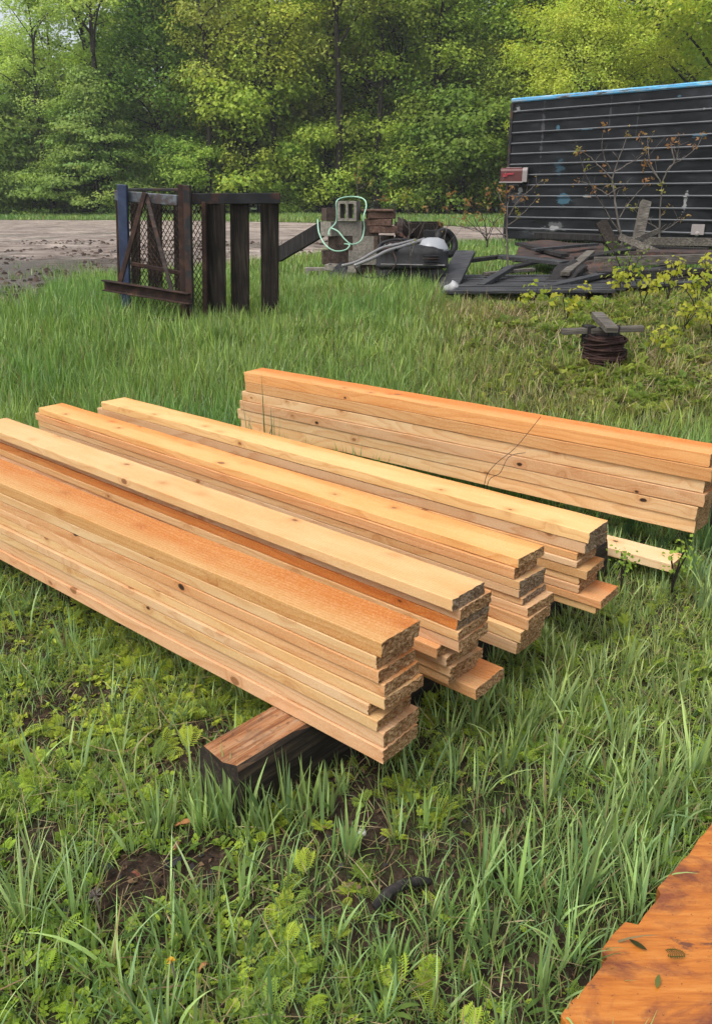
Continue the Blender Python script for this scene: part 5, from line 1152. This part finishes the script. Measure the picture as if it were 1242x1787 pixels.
for (u, v, Y, k_) in [(1000, 610, 6.8, 10), (1105, 605, 6.9, 12), (1035, 625, 6.55, 8), (1075, 625, 6.55, 8), (1020, 628, 6.7, 8), (1050, 632, 6.62, 8), (1090, 630, 6.66, 10), (1110, 620, 6.8, 8), (830, 600, 7.4, 10), (890, 560, 8.2, 12), (960, 580, 7.9, 12), (1010, 560, 8.4, 10), (1140, 600, 7.4, 14), (1200, 620, 7.1, 14), (950, 530, 9.2, 12), (1000, 530, 9.2, 12), (1060, 530, 9.3, 14), (850, 530, 9.2, 10)]:
    p = at(u, v, Y); herbs(T_yar, p[0] + rng.normal(0, .10, k_), Y + rng.normal(0, .08, k_), .10, .17, WD); herbs(T_rnd, p[0] + rng.normal(0, .12, k_), Y + rng.normal(0, .08, k_), .05, .09, WD)
o = acc.build('ground_herbs', M['leaf']); tag(o, 'low feathery and broad leaved weeds covering the soil', 'weeds', kind='stuff', color=(1, 1, 1))
# --- soil crumbs and bark litter
x, y = wedge(.9, 4.2, 1500, .6); k = soil(x, y) < .6; x, y = x[k], y[k]; n = len(x); P = np.stack([x, y, gh(x, y) + rng.uniform(.001, .008, n)], -1)
N = rng.normal(size=(n, 3)) * .5 + np.array([0, 0, .8]); V, Q_ = leafq(P, rng.uniform(.006, .026, n), N, .6); LC = np.array([(.03, .02, .014), (.075, .045, .028), (.14, .085, .05), (.05, .045, .045), (.19, .12, .07)])
o = fast_mesh('soil_litter', V, Q_, M['straw'], LC[rng.integers(0, 5, n)]); tag(o, 'dark crumbs and bark litter on the bare soil', 'litter', kind='stuff', color=(1, 1, 1))
# --- clods and stones in the muddy edge of the drive
n = 5200; x = rng.uniform(-9, 3, n); y = 9.8 + rng.random(n) ** 1.6 * 14; k = inside(x, y, GRA) & (vn(x, y, .9, 71) > .35); x, y = x[k], y[k]; n = len(x)
OV = np.array([(1, 0, .0), (0, 1, .0), (-1, 0, .0), (0, -1, .0), (.45, .1, .6), (.05, .5, .55), (-.5, 0, .5), (0, -.45, .65)], float); OQ = np.array([[0, 1, 5, 4], [1, 2, 6, 5], [2, 3, 7, 6], [3, 0, 4, 7], [4, 5, 6, 7]])
acc = Acc(); MC = np.array([(.05, .032, .024), (.085, .056, .042), (.16, .12, .095), (.03, .02, .016)])
place_tpl(acc, OV, OQ, x, y, np.full(n, .40), .015 + .06 * rng.random(n) ** 3, MC[rng.integers(0, 4, n)] * rng.uniform(.7, 1.2, (n, 1)), .2)
o = acc.build('mud_clods', M['straw']); tag(o, 'brown clods and stones in the mud of the drive', 'mud clods', kind='stuff', color=(1, 1, 1))
x = rng.uniform(-9, 1, 900); y = 9.6 + rng.random(900) ** 2 * 5; acc = Acc(); k = inside(x, y, GRA) & (vn(x, y, 1.3, 33) > .52); x, y = x[k], y[k]; m = len(x); i_ = np.repeat(np.arange(m), 7); mm = len(i_)
P = np.stack([x[i_] + rng.normal(0, .05, mm), y[i_] + rng.normal(0, .05, mm), np.full(mm, .40)], -1); acc.add(*blades(P, rng.uniform(.05, .16, mm), np.full(mm, .010), rng.uniform(0, 6.28, mm), np.abs(rng.normal(0, .4, mm)), np.abs(rng.normal(.3, .4, mm)), 3, LG[rng.integers(0, 5, mm)] * rng.uniform(.7, 1.1, (mm, 1))))
o = acc.build('drive_grass', M['blade']); tag(o, 'short grass creeping into the muddy edge of the drive', 'grass', kind='stuff', color=(1, 1, 1))
# --- single small things
def stone(u, v, s, mat, label, cat='stone', name='stone', fl=.5, group=None, z=None):
    p = lay(u, v, 0.); r_ = random.Random(int(u * 7 + v)); bm = bmesh.new(); bmesh.ops.create_icosphere(bm, subdivisions=3, radius=1)
    cuts = [Vector((r_.uniform(-1, 1), r_.uniform(-1, 1), r_.uniform(-1, 1))).normalized() for _ in range(9)]
    for vv in bm.verts:
        for c in cuts:
            dd_ = vv.co.dot(c)
            if dd_ > .72: vv.co -= c * (dd_ - .72)
        vv.co = Vector((vv.co.x * s[0], vv.co.y * s[1], vv.co.z * s[2]))
    me = bpy.data.meshes.new(name); bm.to_mesh(me); bm.free(); me.materials.append(M[mat]); o = link(bpy.data.objects.new(name, me))
    o.location = (p[0], p[1], float(gh(p[0], p[1])) + s[2] * fl); o.rotation_euler = (r_.uniform(-.2, .2), r_.uniform(-.2, .2), r_.uniform(0, 3)); tag(o, label, cat, group); return o
stone(632, 1436, (.013, .011, .010), 'mossstone', 'small white stone in the grass below the frontmost stack')
stone(112, 1582, (.030, .018, .006), 'stonedark', 'flat grey slate chip at the lower left', group='dark stone chips on the bare soil', name='stone_chip'); stone(185, 1500, (.026, .017, .006), 'stonedark', 'dark slate chip left of the bare patch', group='dark stone chips on the bare soil', name='stone_chip'); stone(165, 1490, (.016, .012, .005), 'stonedark', 'smaller dark chip touching the slate chip', group='dark stone chips on the bare soil', name='stone_chip'); stone(125, 1478, (.018, .012, .006), 'stonedark', 'dark chip nearest the leafy weeds on the left', group='dark stone chips on the bare soil', name='stone_chip'); stone(300, 1490, (.03, .02, .006), 'stonedark', 'dark flat chip in the bare patch before the timber', group='dark stone chips on the bare soil', name='stone_chip'); stone(540, 1590, (.02, .012, .006), 'stonedark', 'dark chip in the grass at the lower middle', group='dark stone chips on the bare soil', name='stone_chip')
def bpoly(name, u, v, L, W, mat, rz, label, cat, curl=.012):
    p = lay(u, v, 0.); mb = MB(); n = 8; vs = []
    for i in range(n + 1):
        t = i / n; w = W * (math.sin(PI * t) ** .6) * (.8 + .3 * math.sin(i * 2.3)) + .0008
        for s_ in (-1, 1):
            for z in (0, .0025): vs.append((L * (t - .5), s_ * w / 2, z + curl * math.sin(PI * t)))
    fs = []
    for i in range(n):
        a = i * 4; b = a + 4; fs += [[a + 1, a + 3, b + 3, b + 1], [a, b, b + 2, a + 2], [a, a + 1, b + 1, b], [a + 2, b + 2, b + 3, a + 3]]
    fs += [[0, 2, 3, 1], [n * 4, n * 4 + 1, n * 4 + 3, n * 4 + 2]]; mb.add(vs, fs); o = mb.build(name, M[mat]); o.location = (p[0], p[1], float(gh(p[0], p[1])) + .012); o.rotation_euler = (0, 0, rz); tag(o, label, cat); return o
bpoly('bark_chip', 328, 1432, .075, .018, 'chip', .15, 'orange bark chip on the bare soil left of the timber', 'bark chip'); bpoly('bark_chip', 310, 1470, .03, .012, 'pinkchip', 1.2, 'reddish bark chip below the orange one', 'bark chip'); bpoly('bark_chip', 237, 1523, .035, .012, 'pinkchip', -.6, 'small red bark chip in the weeds at the lower left', 'bark chip'); bpoly('bark_chip', 355, 1680, .03, .010, 'chip', .8, 'small tan chip near the yellow flower', 'bark chip')
# charred stick
p = lay(700, 1560, 0.); mb = MB(); mb.tube(spline([(-.075, -.02, .006), (-.02, 0, .02), (.04, .01, .014), (.075, .0, .008)], 4), [.008, .011, .013, .013, .012, .013, .012, .010, .012, .012, .010, .008, .005], 10, jit=.25); o = mb.build('charred_stick', M['charwood']); o.location = (p[0], p[1], .0); o.rotation_euler = (0, 0, .35); tag(o, 'short black charred stick lying in the grass at the lower middle', 'stick')
# dandelions
def flower(u, v, h, mat, label, rad, puff=False):
    p = lay(u, v, h); z = float(gh(p[0], p[1])); r = empty('dandelion', (p[0], p[1], z)); tag(r, label, 'dandelion')
    mb = MB(); mb.tube([(.01, .0, 0), (.004, 0, h * .5), (0, 0, h)], [.0022, .002, .0018], 6); mb.build('stem', M['twig'], r); mb = MB()
    for k in range(34 if not puff else 40):
        a = random.uniform(0, 6.28); e = random.uniform(.1, 1.3) if not puff else random.uniform(-.4, 1.5); d = Vector((math.cos(a) * math.cos(e), math.sin(a) * math.cos(e), math.sin(e))); s_ = Vector((-math.sin(a), math.cos(a), 0)) * (.0016 if not puff else .0007); c = Vector((0, 0, h)); q = c + d * rad
        mb.add([c - s_ * .5, c + s_ * .5, q + s_, q - s_], [[0, 1, 2, 3]])
    mb.build('petals', M[mat], r)
flower(297, 1661, .07, 'yellow', 'small yellow dandelion flower in the grass at the lower middle left', .009)
flower(165, 1545, .10, 'twig', 'spent dandelion head on a reddish stem at the lower left', .017, True)
# leaf scraps on the slab
def scrap(u, v, s_, mat_col, rz, label, fern=False):
    p = lay(u, v, .064); TV, TQ = (tpl_frond(random.Random(4)) if fern else tpl_oval(random.Random(4), 1, .3, .12, .12)); TV = TV - TV.mean(0); TV = TV * s_; TV[:, 2] *= .25; TV[:, 2] -= TV[:, 2].min(); o = fast_mesh('leaf_scrap', TV, TQ, M['leaf'], np.tile(np.array(mat_col), (len(TQ), 1))); o.location = tuple(p); o.rotation_euler = (0, 0, rz); tag(o, label, 'leaf', color=(1, 1, 1))
scrap(1112, 1648, .04, (.05, .06, .02), 2.4, 'dark green leaf lying on the orange slab near its ragged edge'); scrap(1178, 1665, .045, (.05, .08, .02), 3.1, 'ferny leaf scrap on the orange slab', True); scrap(1147, 1712, .035, (.16, .2, .06), 1.1, 'small pale leaf on the orange slab')
# bent bare stems leaning on the rear stack
for (P_, lb) in [([(845, 845, 3.4), (862, 812, 3.4), (900, 780, 3.45), (943, 727, 3.5)], 'thin bare bent stem leaning over the rear stack'), ([(850, 846, 3.38), (872, 825, 3.38), (888, 797, 3.4), (916, 790, 3.42)], 'shorter bare twig in front of the rear stack')]:
    mb = MB(); pts = [lay(P_[0][0], P_[0][1] + 80, 0)] + [at(*q) for q in P_]; mb.tube(spline([Vector(q) for q in pts], 6), .0014, 6, jit=.3); tag(mb.build('dry_stem', M['timber' if False else 'rustsheet']), lb, 'stem')

# ================================================================== HAZE
mb = MB(); mb.box((0, 42, 14.5), (190, 110, 31), ch=0); hz = NT('haze_air'); pv = hz.n('ShaderNodeVolumePrincipled'); pv.inputs['Color'].default_value = (.95, .97, 1., 1); pv.inputs['Density'].default_value = .0007; pv.inputs['Anisotropy'].default_value = .2
hz.t.links.new(pv.outputs[0], hz.out.inputs['Volume']); o = mb.build('haze', hz.mat); tag(o, 'thin pale haze in the air over the yard and forest', 'haze', kind='stuff')
# ================================================================== LIGHT AND CAMERA
w = bpy.data.worlds.new('World'); SC.world = w; w.use_nodes = True; nt = w.node_tree; nt.nodes.clear()
EL, AZ = math.radians(58), math.radians(232)     # sun high, a little behind the left shoulder
sky = nt.nodes.new('ShaderNodeTexSky'); sky.sky_type = 'NISHITA'; sky.sun_disc = False; sky.sun_elevation = EL; sky.sun_rotation = AZ; sky.dust_density = 4.; sky.air_density = 1.; sky.ozone_density = 1.
hs = nt.nodes.new('ShaderNodeHueSaturation'); hs.inputs['Saturation'].default_value = .42; hs.inputs['Value'].default_value = 1.
bg = nt.nodes.new('ShaderNodeBackground'); bg.inputs[1].default_value = .15; ow = nt.nodes.new('ShaderNodeOutputWorld')
nt.links.new(sky.outputs[0], hs.inputs['Color']); nt.links.new(hs.outputs[0], bg.inputs[0]); nt.links.new(bg.outputs[0], ow.inputs[0])
sl = bpy.data.lights.new('sun', 'SUN'); sl.energy = .9; sl.angle = math.radians(30); sl.color = (1., .95, .86); so = bpy.data.objects.new('sun', sl); COL.objects.link(so)
sd = Vector((math.sin(AZ) * math.cos(EL), math.cos(AZ) * math.cos(EL), math.sin(EL)))
so.rotation_euler = sd.to_track_quat('Z', 'Y').to_euler()
cam = bpy.data.cameras.new('camera'); co = bpy.data.objects.new('camera', cam); COL.objects.link(co); SC.camera = co
cam.sensor_fit = 'VERTICAL'; cam.sensor_height = 36; cam.lens = 36 * F / 1787; cam.clip_end = 2000; cam.clip_start = .05
co.location = (0, 0, EYE); co.rotation_euler = (PI / 2 - PITCH, 0, 0)
vs_ = SC.view_settings; vs_.view_transform = 'Standard'; vs_.look = 'None'; vs_.exposure = .74; vs_.gamma = 1.
SC.cycles.volume_bounces = 0; SC.cycles.max_bounces = 6; SC.cycles.diffuse_bounces = 3; SC.cycles.glossy_bounces = 2; SC.cycles.transmission_bounces = 3; SC.cycles.use_denoising = True; SC.cycles.sample_clamp_indirect = 6
